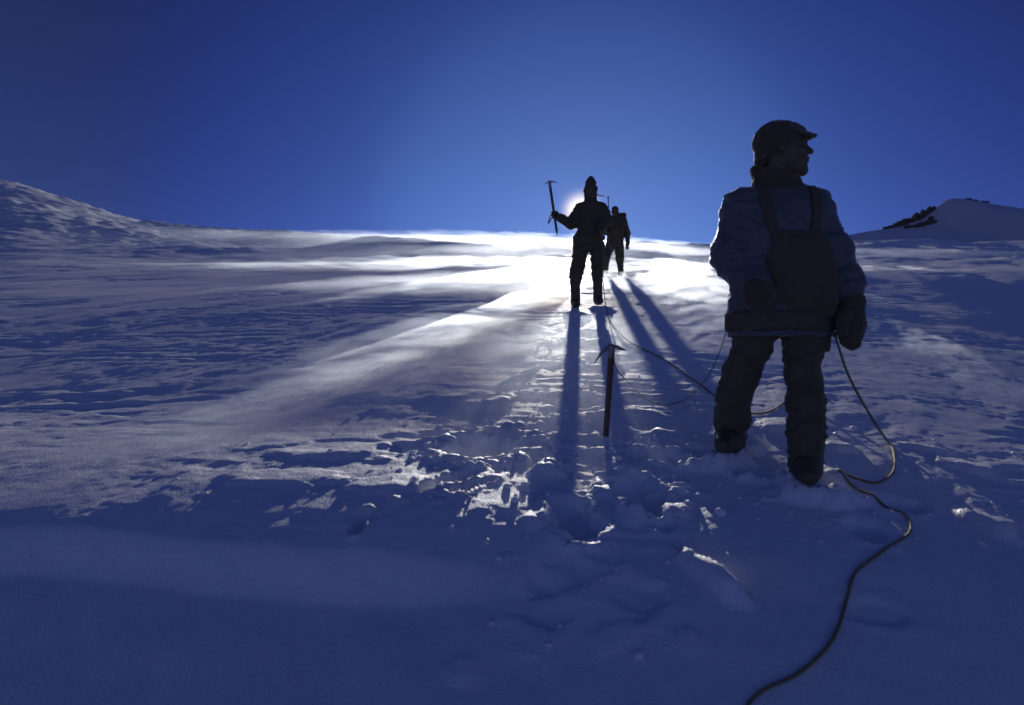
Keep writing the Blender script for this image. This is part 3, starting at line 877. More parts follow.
    fm.chain([J(849.5, 288, 11.5, -.06), J(851, 303, 11.6, -.06), J(851.5, 325, 12.2, -.07), J(850.5, 339, 11.2, -.10)], .03)
    fm.chain([J(847, 309, 6, -.10), J(842.5, 321, 5.4, -.13), J(842, 332, 4.6, -.15)], .02)
    fm.folds(.008, 16, 31, (1, 1, 1.5))
    fm.obj('mitten', M_DARK2, body)
    w = armL[-1][0]; e = w + np.array([.05, .10, -.08])
    lo, hi = bounds([w, e], .12)
    fm = Field(lo, hi, .007)
    fm.chain([(w - [.02, .012, -.02], .078), (w + (e - w) * .3, .066), (w + (e - w) * .6, .055), (e, .044)], .03)
    fm.chain([(w + [.04, .03, -.02], .03), (w + [.08, .05, -.05], .026)], .02)
    fm.folds(.008, 16, 33)
    fm.obj('mitten', M_DARK2, body)
    # --- cap
    u = f.r(1.0); C = f(780, 150, -.02)
    lo, hi = bounds([C - .16, C + .19], .01)
    fk = Field(lo, hi, .005)
    fk.ell(hp(-1.5, 0, 7.5), (25 * u, 20 * u, 21.8 * u), .01, yaw=-.16)
    fk.cone(hp(14, 0, 22), hp(21.5, 0, 17.5), 4.6 * u, 3.6 * u, .012)
    fk.ell(hp(-17, 0, -8), (7.5 * u, 14.5 * u, 10 * u), .02, yaw=-.16)
    fk.plane(hp(27, 0, 12.5), (.50 * math.cos(-.16), .50 * math.sin(-.16), -1)); fk.folds(.003, 30, 41)
    # hollow it so that the head fills it
    cap = fk.obj('cap', M_CAP, body)
    nv, nu = 9, 17; Vv = []
    for sgn in (1, -1):
        for i in range(nv):
            for j in range(nu):
                a = -1 + 2 * j / (nu - 1); v = i / (nv - 1)
                fr = 18.5 + (16.5 - 6.5 * a * a) * v - 9 * a * a
                th = (1.6 * (1 - v) + .45) * sgn
                Vv.append(hp(fr, a * 16.5, 17 - 4.6 * v - 3.4 * a * a + th))
    I = np.arange(nv * nu).reshape(nv, nu); n = nv * nu
    fc_ = [(a, b, c, d) for a, b, c, d in zip(I[:-1, :-1].ravel(), I[:-1, 1:].ravel(), I[1:, 1:].ravel(), I[1:, :-1].ravel())]
    fc_ = fc_ + [tuple(q + n for q in t[::-1]) for t in fc_]
    edge = list(I[0]) + list(I[1:, -1]) + list(I[-1, -2::-1]) + list(I[-2:0:-1, 0])
    for a, b in zip(edge, edge[1:] + edge[:1]): fc_.append((b, a, a + n, b + n))
    mesh_obj('visor', Vv, [tuple(int(i) for i in t) for t in fc_], M_CAP, cap)
    # --- hair at the nape
    rnd = random.Random(3); parts = []
    for q in range(420):
        a = rnd.uniform(-1, 1)
        rt = np.array(hp(-20.5 + 3 * abs(a) * 2 - rnd.uniform(0, 2.5), a * 12, -11 - rnd.uniform(0, 4)))
        ln = rnd.uniform(6, 12)
        e1 = np.array(hp(-26.0 + 7 * abs(a) - rnd.uniform(-1, 2.5), a * 13 + rnd.uniform(-2, 2), -13 - .5 * ln))
        e2 = np.array(hp(-26.5 + 7 * abs(a) - rnd.uniform(-3, 3.5), a * 13 + rnd.uniform(-3, 3), -12 - ln))
        P = catmull([rt, e1, e2], 3)
        parts.append(tube_data(P, np.linspace(.0014, .0005, len(P)), 3))
    mesh_obj('hair', *merge(parts), M_HAIR, body)
    # --- harness: shoulder straps, chest strap, belt, pouch, carabiners
    def on_front(px, py, lift=.004):
        q = f(px, py); h, nn = ray_front(bj, q[0], q[2])
        if h is None: h, nn = Vector((q[0], -.1, q[2])), Vector((0, -1, 0))
        # keep the picture position: shift towards the line of sight
        return np.array(h) + np.array(nn) * lift, np.array(nn)
    harness = None
    strips = []
    for path in ([(757, 193), (757, 200), (758, 212), (761, 226), (765, 240), (769, 256), (773, 272), (776, 290), (778, 306)],
                 [(806, 193), (807, 200), (807, 212), (806, 226), (803, 240), (799, 256), (794, 272), (788, 290), (783, 306)]):
        pp = [on_front(*q) for q in catmull(path, 3)]
        P = [p for p, _ in pp]; Nn = [n_ for _, n_ in pp]
        # over the shoulder
        q = P[0]
        back = [q + [0, .035, .018], q + [0, .08, .022], q + [0, .12, -.005], q + [0, .15, -.06]]
        P = [b for b in back[::-1]] + P; Nn = [np.array([0, .9, .4]), np.array([0, .6, .8]), np.array([0, .2, 1]), np.array([0, -.5, .85])] + Nn
        strips.append(ribbon(P, Nn, f.r(11), .006))
    harness = mesh_obj('harness', *merge([strips[0]]), M_STRAP, body)
    mesh_obj('shoulder_strap', *strips[1], M_STRAP, harness)
    pp = [on_front(x, 238 + .002 * (x - 782) ** 2) for x in np.linspace(761, 806, 18)]
    mesh_obj('chest_strap', *ribbon([p for p, _ in pp], [n_ for _, n_ in pp], f.r(6), .006), M_STRAP, harness)
    ring = []; rn = []
    cen = f(780, 322)
    for a in np.linspace(0, 2 * math.pi, 41):
        d = Vector((math.cos(a), math.sin(a), 0)); o = Vector(cen) + d * .8
        h, nn, *_ = bj.ray_cast(o, -d)
        if h is None: continue
        ring.append(np.array(h) + np.array(d) * .004); rn.append(np.array(d))
    mesh_obj('waist_belt', *ribbon(ring, rn, f.r(19), .008), M_STRAP, harness)
    # soft pouch low on the chest
    c, nn = on_front(790, 268, 0)
    lo, hi = c - np.array([.22, .12, .30]), c + np.array([.22, .16, .24])
    fp = Field(lo, hi, .007)
    fp.loft([(c[2] - .25, c[0] + .01, c[1] + .035, .17, .05), (c[2] - .10, c[0] + .01, c[1] + .012, .185, .06), (c[2] + .06, c[0] - .005, c[1] + .012, .165, .055), (c[2] + .15, c[0] - .01, c[1] + .03, .135, .05), (c[2] + .19, c[0] - .01, c[1] + .05, .12, .03)], .02, p=2.6)
    fp.folds(.006, 14, 51)
    fp.obj('chest_pouch', M_DARK, harness)
    # hip pouch
    c = f(819, 337, -.04)
    fp = Field(c - .14, c + .14, .007)
    fp.loft([(c[2] - .075, c[0] + .004, c[1], .042, .05), (c[2], c[0], c[1], .046, .055), (c[2] + .07, c[0] - .01, c[1], .042, .045)], .02, p=3)
    fp.folds(.006, 16, 52)
    fp.obj('hip_pouch', M_DARK2, harness)
    def carabiner(c, ex, ez, L=.05, W=.028, r=.005):
        c = np.array(c); ex = np.array(ex, float); ez = np.array(ez, float)
        P = [c + ex * W * math.cos(a) * (1 + .12 * math.sin(a)) + ez * L * math.sin(a) for a in np.linspace(0, 2 * math.pi, 33)]
        return mesh_obj('carabiner', *tube_data(P, r, 8), M_ALU, harness)
    q, nn = on_front(823, 268, .012); carabiner(q, (.8, -.1, .3), (-.3, 0, .9), .022, .012, .0035)
    carabiner(f(833, 329, -.06), (.9, .2, .2), (-.2, .1, .95), .040, .022, .005)
    return body, f

# ================================================================== the climber with the raised ice axe
def climber_middle():
    f = Frame(9.57, 587, 303)
    J = f.jt
    legL = [J(581.5, 245, 7.6, .02), J(577, 271, 6.9, -.03), J(575.5, 281, 5.3, 0), J(575.5, 303, 4.6, 0)]
    legR = [J(597, 245, 7.2, .02), J(597.3, 271, 5.6, -.05), J(597.6, 281, 4.9, -.03), J(598, 300, 4.5, .03)]
    armL = [J(580.5, 208.6, 5.6, .02), J(570.8, 223.6, 5.2, -.05), J(560, 217.6, 3.9, -.24)]
    armR = [J(601.5, 208.4, 5.7, .02), J(608.3, 219.5, 5.2, .0), J(602.5, 226, 3.9, -.18)]
    axe_t = f(549.4, 181.8, -.30); axe_b = f(557.6, 237, -.26); axd = (axe_t - axe_b) / np.linalg.norm(axe_t - axe_b)
    tt = (f(0, 214.5, -.28)[2] - axe_b[2]) / (axe_t[2] - axe_b[2])
    hand = axe_b + (axe_t - axe_b) * tt
    handR = f(599.5, 227.5, -.22)
    fb = Field([f(548, 0)[0], -.42, f(0, 308)[2]], [f(617, 0)[0], .35, f(0, 173)[2]], .010)
    fb.loft([f.row(203, 590.5, 8, 6), f.row(206, 590.5, 12, 7), f.row(215, 590, 12, 7.5), f.row(228, 589.5, 10, 6.5), f.row(245, 589, 12, 7)], .03)
    u = .0050; hp = head_parts(fb, f(590.6, 190.6, -.03), u, -math.pi / 2 + .12, .006)
    fb.cone(f(590.6, 195, 0), f(590.6, 205, 0), .06, .07, .02)
    for leg in (legL, legR): fb.chain([(a, r * .66) for a, r in leg], .03)
    for arm in (armL, armR): fb.chain([(a, r * .6) for a, r in arm], .03)
    fist(fb, hand, axd, armL[-1][0], .014, .0085)
    fist(fb, handR, (.2, .3, .9), armR[-1][0], .008, .0085)
    for leg in (legL, legR): fb.cone(leg[-1][0], leg[-1][0] + [0, -.16, -.02], .05, .035, .03)
    body = fb.obj('person', M_SKIN); body.location = f.o
    tag(body, 'climber in a pointed wool hat holding an ice axe upright, sun behind one shoulder', 'person')
    # jacket
    lo = [f(552, 0)[0], -.42, f(0, 252)[2]]; hi = [f(617, 0)[0], .3, f(0, 198)[2]]
    fj = Field(lo, hi, .0095)
    fj.loft([f.row(201.5, 590.6, 6.5, 5), f.row(205, 590.5, 12.5, 7), f.row(212, 590.3, 14, 8.5), f.row(224, 589.3, 12.2, 8),
             f.row(234, 588.6, 13.4, 8.6), f.row(242, 588.3, 15.6, 9.4), f.row(247.5, 588.3, 15.6, 9.4)], .03)
    fj.chain(armL, .035); fj.chain(armR, .035)
    fj.folds(.014, 9, 63, (1, 1, 1.8)); fj.folds(.006, 22, 66)
    jacket = fj.obj('jacket', M_DARK, body); bj = bvh_of(jacket)
    fc = Field(f(590.6, 203) - .16, f(590.6, 196) + .16, .008)
    fc.loft([f.row(198.5, 590.6, 5.6, 5.4), f.row(202, 590.6, 6.4, 5.8), f.row(205, 590.6, 7.4, 6)], .01)
    fc.loft([f.row(196, 590.6, 4.8, 4.6), f.row(203, 590.6, 5.0, 4.6)], .005, 'cut')
    fc.obj('collar', M_DARK2, jacket)
    # trousers
    ft = Field([f(562, 0)[0], -.25, f(0, 284)[2]], [f(611, 0)[0], .25, f(0, 236)[2]], .0095)
    ft.loft([f.row(238, 589, 12.5, 8), f.row(247, 589, 14.3, 8.8), f.row(250, 589, 13.6, 8.4)], .03)
    ft.chain(legL[:2], .03); ft.chain(legR[:2], .03)
    ft.cone(legL[1][0], f(576, 276.5, -.02), legL[1][1], f.r(6.8), .02); ft.cone(legR[1][0], f(597.4, 276.5, -.04), legR[1][1], f.r(5.5), .02)
    ft.folds(.016, 10, 73, (1, 1, 1.8)); ft.obj('trousers', M_DARK, body)
    for leg in (legL, legR):
        lo, hi = bounds([leg[2][0], leg[3][0]], .17)
        fg = Field(lo, hi, .0085)
        top = leg[2][0] + [0, 0, .07]
        fg.chain([(top, leg[2][1] * .95), (leg[2][0], leg[2][1]), (leg[3][0], leg[3][1])], .02)
        fg.plane(top, (0, 0, 1)); fg.folds(.010, 12, 83, (1, 1, 2)); fg.obj('gaiter', M_GAITER, body)
        fo = Field(lo - [0, .15, .06], hi, .009)
        a = leg[3][0]
        fo.chain([(a + [0, 0, .03], .058), (a + [0, .03, -.02], .05)], .03)
        fo.chain([(a, .058), (a + [0, -.12, -.02], .052), (a + [0, -.19, -.03], .042)], .03)
        fo.obj('boot', M_BOOT, body)
    for c, ax_, wr, rg in ((hand, axd, armL[-1][0], .015), (handR, (.2, .3, .9), armR[-1][0], .009)):
        fg = Field(np.minimum(c, wr) - .11, np.maximum(c, wr) + .11, .005)
        fist(fg, c, ax_, wr, rg, .0135, spread=.024)
        fg.chain([(wr, .040), (wr + (wr - c) * .25, .052)], .02)
        fg.obj('glove', M_DARK2, body)
    # pointed wool hat
    C = f(590.6, 190.6, -.03)
    fk = Field(C - .18, C + .24, .006)
    fk.loft([f.row(194, 590.6, 6.5, 7.0), f.row(189, 590.6, 6.6, 7.4), f.row(184.5, 590.6, 6.1, 7), f.row(181, 590.7, 4.9, 5.6), f.row(178.4, 590.7, 3.3, 3.8), f.row(176.6, 590.8, 1.8, 2), f.row(176, 590.8, .8, .8)], .01, p=2)
    fk.plane(hp(20, 0, 8), (0, .6, -1)); fk.folds(.005, 26, 91)
    hat = fk.obj('hat', M_CAP, body)
    # a rolled brim and ear flaps
    parts = []
    P = [np.array(hp(-1 + 25.0 * math.cos(a), 18.3 * math.sin(a), 8 - 14 * (1 - math.cos(a)) * .5 + 1)) for a in np.linspace(0, 2 * math.pi, 41)]
    mesh_obj('hat_brim', *tube_data(P, .009, 8), M_CAP, hat)
    # neck warmer
    fw = Field(f(590.6, 198) - .15, f(590.6, 198) + .15, .007)
    fw.loft([f.row(189.5, 590.6, 6.1, 6.1, -.01), f.row(193, 590.6, 6.4, 6.3, -.01), f.row(198, 590.6, 6.3, 6.2, -.01), f.row(203, 590.6, 6.8, 6.2)], .01, p=2)
    fw.plane(hp(18, 0, -6), (0, -.9, 1)); fw.folds(.005, 24, 93)
    fw.obj('neck_warmer', M_DARK2, body)
    # loose end of the hat cord, blown out to one side and lit by the sun
    P = catmull([f(597, 194, .04), f(599, 195.6, .04), f(601.5, 195.6, .05), f(604.5, 196.6, .05)], 5)
    mesh_obj('hat_cord', *tube_data(P, np.linspace(.010, .006, len(P)), 6), M_HAIR, hat)
    # harness
    ring = []; rn = []; cen = f(588.6, 238)
    for a in np.linspace(0, 2 * math.pi, 37):
        d = Vector((math.cos(a), math.sin(a), 0)); h, nn, *_ = bj.ray_cast(Vector(cen) + d * .8, -d)
        if h is not None: ring.append(np.array(h) + np.array(d) * .005); rn.append(np.array(d))
    harness = mesh_obj('harness', *ribbon(ring, rn, .05, .01), M_STRAP, body)
    for s in (-1, 1):
        P = []; Nn = []
        for t in np.linspace(0, 1, 12):
            q = f(588.6 + s * (9.0 - 6 * t), 206 + 31 * t); h, nn = ray_front(bj, q[0], q[2])
            if h is not None: P.append(np.array(h) + np.array(nn) * .006); Nn.append(np.array(nn))
        mesh_obj('shoulder_strap', *ribbon(P, Nn, .045, .008), M_STRAP, harness)
    return body, f, axe_t + f.o, axe_b + f.o, handR + f.o

# ================================================================== the farthest climber
def climber_far():
    f = Frame(17.3, 616, 275)
    J = f.jt
    legL = [J(611, 244, 4.9, 0), J(606.5, 256.5, 3.9, -.22), J(606, 262, 3.3, -.12), J(605, 273, 2.6, .05)]
    legR = [J(619, 244, 4.9, 0), J(619.8, 258, 3.9, -.05), J(620, 263, 3.3, -.03), J(621.3, 275, 2.6, 0)]
    armL = [J(609, 220, 3.0, 0), J(604.6, 232, 2.9, .02), J(606, 226.5, 2.2, -.28)]
    armR = [J(623.3, 220, 3.4, 0), J(627.4, 233, 2.9, .04), J(627.6, 244, 2.2, -.02)]
    axe_t = f(608.2, 197, -.32); axe_b = f(609.4, 228, -.30); axd = (axe_t - axe_b) / np.linalg.norm(axe_t - axe_b)
    hand = axe_b + (axe_t - axe_b) * .14
    fb = Field([f(600, 0)[0], -.5, f(0, 279)[2]], [f(633, 0)[0], .35, f(0, 204)[2]], .014)
    fb.loft([f.row(217, 616, 4.5, 4), f.row(220, 616, 6.5, 4.5), f.row(230, 616, 6.3, 4.4), f.row(242, 615, 6.6, 4.6)], .03)
    hp = head_parts(fb, f(615, 212.2, -.03), .0052, -math.pi / 2 - .25, .008)
    fb.cone(f(615, 214, 0), f(616, 220, 0), .06, .07, .02)
    for leg in (legL, legR): fb.chain([(a, r * .66) for a, r in leg], .03); fb.cone(leg[-1][0], leg[-1][0] + [0, -.17, -.02], .05, .035, .03)
    for arm in (armL, armR): fb.chain([(a, r * .6) for a, r in arm], .03)
    fist(fb, hand, axd, armL[-1][0], .014, .011)
    fist(fb, f(627.2, 248, -.04), (.2, .9, .1), armR[-1][0], .008, .011)
    body = fb.obj('person', M_SKIN); body.location = f.o
    tag(body, 'farthest climber walking behind the one with the raised axe, half hidden', 'person')
    fj = Field([f(600, 0)[0], -.42, f(0, 250)[2]], [f(634, 0)[0], .35, f(0, 212)[2]], .013)
    fj.loft([f.row(215.5, 616, 4.4, 4.2), f.row(218.5, 616, 7.0, 5), f.row(228, 616, 8, 5.4), f.row(238, 615.3, 8, 5.4), f.row(246, 615, 8.8, 5.8)], .03)
    fj.chain(armL, .035); fj.chain(armR, .035); fj.folds(.016, 9, 103, (1, 1, 1.7))
    jacket = fj.obj('jacket', M_DARK, body)
    ft = Field([f(600, 0)[0], -.42, f(0, 266)[2]], [f(630, 0)[0], .3, f(0, 237)[2]], .013)
    ft.loft([f.row(240, 615, 7.6, 5), f.row(247, 615, 8.4, 5.4)], .03)
    ft.chain(legL[:3], .03); ft.chain(legR[:3], .03); ft.folds(.018, 9, 107, (1, 1, 1.6)); ft.obj('trousers', M_DARK, body)
    for leg in (legL, legR):
        lo, hi = bounds([leg[2][0], leg[3][0]], .16)
        fg = Field(lo, hi, .012); fg.chain([(leg[2][0], leg[2][1]), (leg[3][0], leg[3][1] * 1.05)], .02); fg.plane(leg[2][0] + [0, 0, .02], (0, 0, 1))
        fg.folds(.010, 12, 111, (1, 1, 2)); fg.obj('gaiter', M_GAITER, body)
        fo = Field(lo - [0, .15, .05], hi, .012); a = leg[3][0]
        fo.chain([(a + [0, .03, 0], .055), (a + [0, -.10, -.02], .052), (a + [0, -.18, -.03], .042)], .03); fo.obj('boot', M_BOOT, body)
    for c, ax_, wr, rg in ((hand, axd, armL[-1][0], .015), (f(627.2, 248, -.04), (.2, .9, .1), armR[-1][0], .009)):
        fg = Field(np.minimum(c, wr) - .11, np.maximum(c, wr) + .11, .0065)
        fist(fg, c, ax_, wr, rg, .016, spread=.026); fg.chain([(wr, .045), (wr + (wr - c) * .2, .05)], .02)
        fg.obj('glove', M_DARK2, body)
    C = f(615, 212.2, -.03)
    fk = Field(C - .17, C + .18, .008)
    fk.ell(hp(-2, 0, 8), (.125, .098, .118), .01, yaw=-math.pi / 2 - .25); fk.plane(hp(20, 0, 9), (0, .35, -1)); fk.folds(.004, 24, 113)
    fk.obj('hat', M_CAP, body)
    fw = Field(f(615.5, 217) - .17, f(615.5, 217) + .17, .009)
    fw.loft([f.row(214, 615.4, 3.2, 3.2), f.row(217, 615.6, 3.7, 3.5), f.row(219.5, 616, 4.6, 3.6)], .01, p=2); fw.obj('collar', M_DARK2, jacket)
    # rucksack on his back
    pk = Field([f(609, 0)[0], .04, f(0, 243)[2]], [f(630, 0)[0], .42, f(0, 209)[2]], .011)
    pk.loft([f.row(240, 617, 6.4, 4, .22), f.row(230, 617.4, 7.2, 4.6, .22), f.row(219, 618, 6.8, 4.4, .22)], .03, p=3.2)
    pk.loft([f.row(219, 618.6, 6.6, 4.4, .20), f.row(215.5, 619, 6.9, 4.8, .20), f.row(213.5, 619.2, 6.2, 4.2, .20)], .012, p=3.2)
    pk.folds(.012, 11, 121)
    V, Q = pk.mesh()
    pack = mesh_obj('backpack', V, Q, M_DARK2); pack.location = f.o
    tag(pack, 'dark backpack showing above the shoulder of the farthest climber', 'backpack')
    for s in (-1, 1):
        P = catmull([f(618 + s * 4, 217, .12), f(617 + s * 4.6, 216.4, .0), f(616.2 + s * 4.8, 219.5, -.12), f(616 + s * 5.2, 228, -.16), f(616 + s * 6.4, 235, -.02), f(617 + s * 6, 237, .14)], 4)
        Nn = np.gradient(P, axis=0); Nn = np.cross(Nn, [1, 0, 0]); Nn /= np.linalg.norm(Nn, axis=1)[:, None] + 1e-9
        mesh_obj('shoulder_strap', *ribbon(P, Nn, .05, .008), M_STRAP, pack)
    return body, f, axe_t + f.o, axe_b + f.o

near, FN = climber_near()
middle, FM, AXT, AXB, HANDR = climber_middle()
far_, FF, AXT3, AXB3 = climber_far()
# ------------------------------------------------------------------ ice axes
def ice_axe(top, bottom, pick, label, r=.014, pick_len=.17, droop=.06, adze_len=.09, spike=True, loop=True, loop_mat=None):
    top = np.array(top, float); bottom = np.array(bottom, float)
    root = empty('ice_axe', bottom)
    tag(root, label, 'ice axe', 'ice axes of the rope team')
    up = top - bottom; L = np.linalg.norm(up); up /= L
    e = np.array(pick, float); e -= (e @ up) * up; e /= np.linalg.norm(e); s = np.cross(up, e)
    o = lambda p: np.asarray(p) - bottom
    # shaft: oval, swelling a little towards the head
    ov = [(1.25 * math.cos(a), .82 * math.sin(a)) for a in np.linspace(0, 2 * math.pi, 14, endpoint=False)]
    P = np.array([bottom + up * L * t for t in np.linspace(.10 if spike else 0, .97, 14)])
    mesh_obj('shaft', *tube_data(o(P), r * (1 + .12 * np.linspace(0, 1, 14)), sec=ov, up=e), M_WOOD, root)
    if spike:
        P = np.array([bottom + up * L * t for t in (0, .03, .07, .10, .115)])
        mesh_obj('spike', *tube_data(o(P), np.array([.002, .006, .011, .0155, .0155]), 10), M_STEEL, root)
    # head: collar and pick
    P = np.array([bottom + up * L * t for t in (.90, .93, .97, 1.0)])
    socket = tube_data(o(P), np.array([1.12, 1.2, 1.25, 1.2]) * r, sec=ov, up=e)
    n = 12; up_e = []; lo_e = []
    for t in np.linspace(0, 1, n):
        x = pick_len * t; y = -droop * t ** 1.7 + .008
        w = .030 * (1 - t) ** .8 + .004
        up_e.append((x, y + w * .35)); lo_e.append((x, y - w * .65 + (.003 if int(t * 30) % 3 == 1 and t > .4 else 0)))
    poly = up_e + lo_e[::-1]
    th = np.array([.006 * (1 - .6 * t) for t in np.linspace(0, 1, n)]); th = np.concatenate([th, th[::-1]])
    blade = prism(poly, o(top) - up * .004, e, up, s, -th, th)
    hd = mesh_obj('pick', *merge([socket, blade]), M_STEEL, root, smooth=False)
    # adze: a curved blade that widens to its edge
    V = []; m = 8
    for t in np.linspace(0, 1, m):
        c = o(top) - e * (adze_len * t) - up * (.022 * t ** 1.8) + up * .004
        w = .011 + .020 * t; th_ = .007 * (1 - t) + .0018
        for a, b in ((-1, 1), (1, 1), (1, -1), (-1, -1)): V.append(c + s * w * a + up * th_ * b)
    I = np.arange(m * 4).reshape(m, 4); K = np.roll(I, -1, axis=1)
    fcs = [tuple(int(i) for i in q) for q in np.stack([I[:-1].ravel(), K[:-1].ravel(), K[1:].ravel(), I[1:].ravel()], 1)] + [tuple(int(i) for i in I[0][::-1]), tuple(int(i) for i in I[-1])]
    mesh_obj('adze', V, fcs, M_STEEL, root, smooth=False)
    return root, o, up, e, s

axe1, o1, up1, e1, s1 = ice_axe(AXT, AXB, (1, -.15, 0), 'ice axe held upright in the raised hand of the climber with the pointed hat', r=.0135, pick_len=.11, droop=.035, adze_len=.06)
# wrist loop of the raised axe
hh = AXB + (AXT - AXB) * .40
P = catmull([hh + [-.02, -.015, .02], hh + [-.055, -.02, -.02], hh + [-.075, -.02, -.085], hh + [-.085, -.015, -.115], hh + [-.06, -.01, -.09], hh + [-.02, .01, -.01]], 5)
mesh_obj('wrist_loop', *tube_data(P - AXB, .007, 6), M_RED, axe1)
axe3, *_ = ice_axe(AXT3, AXB3, (-.15, -1, 0), 'ice axe shaft standing up beside the head of the farthest climber', r=.0135, pick_len=.12, droop=.04, adze_len=.06)

y0 = ground_hit(606, 436)
base = at(606, 433, y0); top = at(612, 346.5, y0 - .02)
bottom = base + (base - top) * .32
axe2, o2, up2, e2, s2 = ice_axe(top, bottom, (-.80, -.60, 0), 'ice axe stuck upright in the snow beside the tracks, head on top', r=.0158, pick_len=.135, droop=.105, adze_len=.085)
def leash_end(): return top

# ------------------------------------------------------------------ ropes
def on_snow(px, py, lift=.006):
    y = ground_hit(px, py)
    # refine on the detailed surface
    a = (px - CX) / F
    return np.array([a * y, y, zz(a * y, y) + lift])

def rope(name, pts, r, label, cat, mat, n=10, ns=8, settle=None, lift=.006):
    P = catmull(pts, n)
    if settle is not None:
        a, b = settle
        G0 = zv(P); sel = (np.arange(len(P)) >= a * n) & (np.arange(len(P)) <= b * n)
        P[sel, 2] = G0[sel] + lift
        # the rope is stiff: it bridges the small hollows
        i0, i1 = int(a * n), min(int(b * n) + 1, len(P))
        for _ in range(14):
            Q = P.copy(); Q[1:-1, 2] = (P[:-2, 2] + 2 * P[1:-1, 2] + P[2:, 2]) / 4
            for i in range(max(i0, 1), min(i1, len(P) - 1)): P[i, 2] = max(Q[i, 2], G0[i] + lift * .4)
    c = P[0].copy()
    o = mesh_obj(name, *tube_data(P - c, r, ns), mat)
    o.location = c
    return tag(o, label, cat)

def wrl(fr, px, py, dy): return fr(px, py, dy) + fr.o

ptsB = [wrl(FN, 833, 329, -.06), wrl(FN, 838, 345, -.14), wrl(FN, 847, 372, -.26), wrl(FN, 862, 402, -.36), wrl(FN, 878, 428, -.42),
        on_snow(890, 448), on_snow(895, 464), on_snow(891, 478), on_snow(876, 484), on_snow(856, 479), on_snow(840, 473), on_snow(838, 477), on_snow(852, 487),
        on_snow(878, 500), on_snow(903, 515), on_snow(911, 529), on_snow(901, 542), on_snow(878, 557), on_snow(856, 574), on_snow(847, 600),
        on_snow(838, 630), on_snow(824, 656), on_snow(796, 680), on_snow(762, 694), on_snow(746, 712), on_snow(738, 760)]
rope('climbing_rope', ptsB, .0062, 'rope looping from the hip of the nearest climber over the foreground snow', 'rope', M_ROPE, settle=(5, 26))
ptsA = [HANDR + [0, -.02, 0], wrl(FM, 601.5, 238, -.22), wrl(FM, 602.5, 255, -.20), wrl(FM, 603, 275, -.16), wrl(FM, 604, 292, -.12), on_snow(606, 308), on_snow(611, 322), on_snow(622, 337),
        on_snow(636, 346), on_snow(655, 355), on_snow(672, 365), on_snow(690, 378), on_snow(704, 388), on_snow(717, 398), on_snow(732, 408), on_snow(751, 414),
        on_snow(768, 414), on_snow(780, 408), on_snow(790, 399), on_snow(800, 392, .12), wrl(FN, 812, 372, .5), wrl(FN, 826, 345, .18), wrl(FN, 832, 330, -.03)]
rope('climbing_rope', ptsA, .0062, 'rope trailing down the slope between the middle climber and the nearest climber', 'rope', M_ROPE, settle=(5, 18))
ptsC = [HANDR + [.01, 0, 0], wrl(FM, 604, 229, -.10), wrl(FM, 606, 231, .15), np.array([1.72, 12.0, 1.86]), np.array([2.15, 14.6, 2.2]), wrl(FF, 612, 243, -.16)]
rope('climbing_rope', ptsC, .0062, 'short rope hanging between the two distant climbers', 'rope', M_ROPE)
ptsD = [wrl(FN, 728, 321, -.02), wrl(FN, 725, 336, .10), wrl(FN, 717, 358, .3), wrl(FN, 706, 379, .55), on_snow(697, 391), on_snow(684, 402), on_snow(664, 406), on_snow(645, 399), on_snow(630, 388, .03),
        top + (bottom - top) * .16 + [.03, -.02, -.02], top + (bottom - top) * .06 + [.01, -.012, 0]]
rope('leash', ptsD, .0026, 'thin cord running from the planted ice axe to the hip of the nearest climber', 'cord', M_STRAP, settle=(4, 8), lift=.007)

# ------------------------------------------------------------------ the peak on the right with its rocks
HY = 165.0
_sil = pchip([(p - CX) / F * HY for p in (700, 780, 850, 870, 885, 905, 918, 928, 938, 947, 955, 974, 988, 1024, 1080, 1180, 1300)],
             [(CY - p) / F * HY for p in (262, 252, 234.5, 231, 229, 224, 220.5, 213.5, 206, 200, 198.2, 200.8, 203.3, 211, 222, 240, 262)])
def hill_z(x, y):
    d = (y - HY)
    z = _sil(x) - .36 * np.maximum(-d, 0) - .10 * np.maximum(-d - 30, 0) - .30 * np.maximum(d, 0) ** 1.05
    z = z - .6 * np.exp(-(d / 3.0) ** 2) * 0
    # smooth the ridge crest, rough up the faces
    n = fbm2(x / 22, y / 26, 201, 4); n2 = fbm2(x / 4.0, y / 5.0, 205, 4)
    return z + (1.6 * n + .7 * n2) * np.clip(np.abs(d) / 14, .12, 1)
hx = np.linspace(35, 250, 420); hy = np.concatenate([np.linspace(75, 150, 110), np.linspace(150.5, 185, 90), np.linspace(187, 300, 40)])
GX, GY = np.meshgrid(hx, hy)
GZ = hill_z(GX.ravel(), GY.ravel())
ii = np.arange(GX.size).reshape(GX.shape)
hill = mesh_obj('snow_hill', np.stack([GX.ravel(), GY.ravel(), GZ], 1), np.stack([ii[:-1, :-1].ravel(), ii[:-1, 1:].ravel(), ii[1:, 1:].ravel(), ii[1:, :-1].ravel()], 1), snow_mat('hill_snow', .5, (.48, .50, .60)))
tag(hill, kind='structure', label='snowy peak beyond the crest')

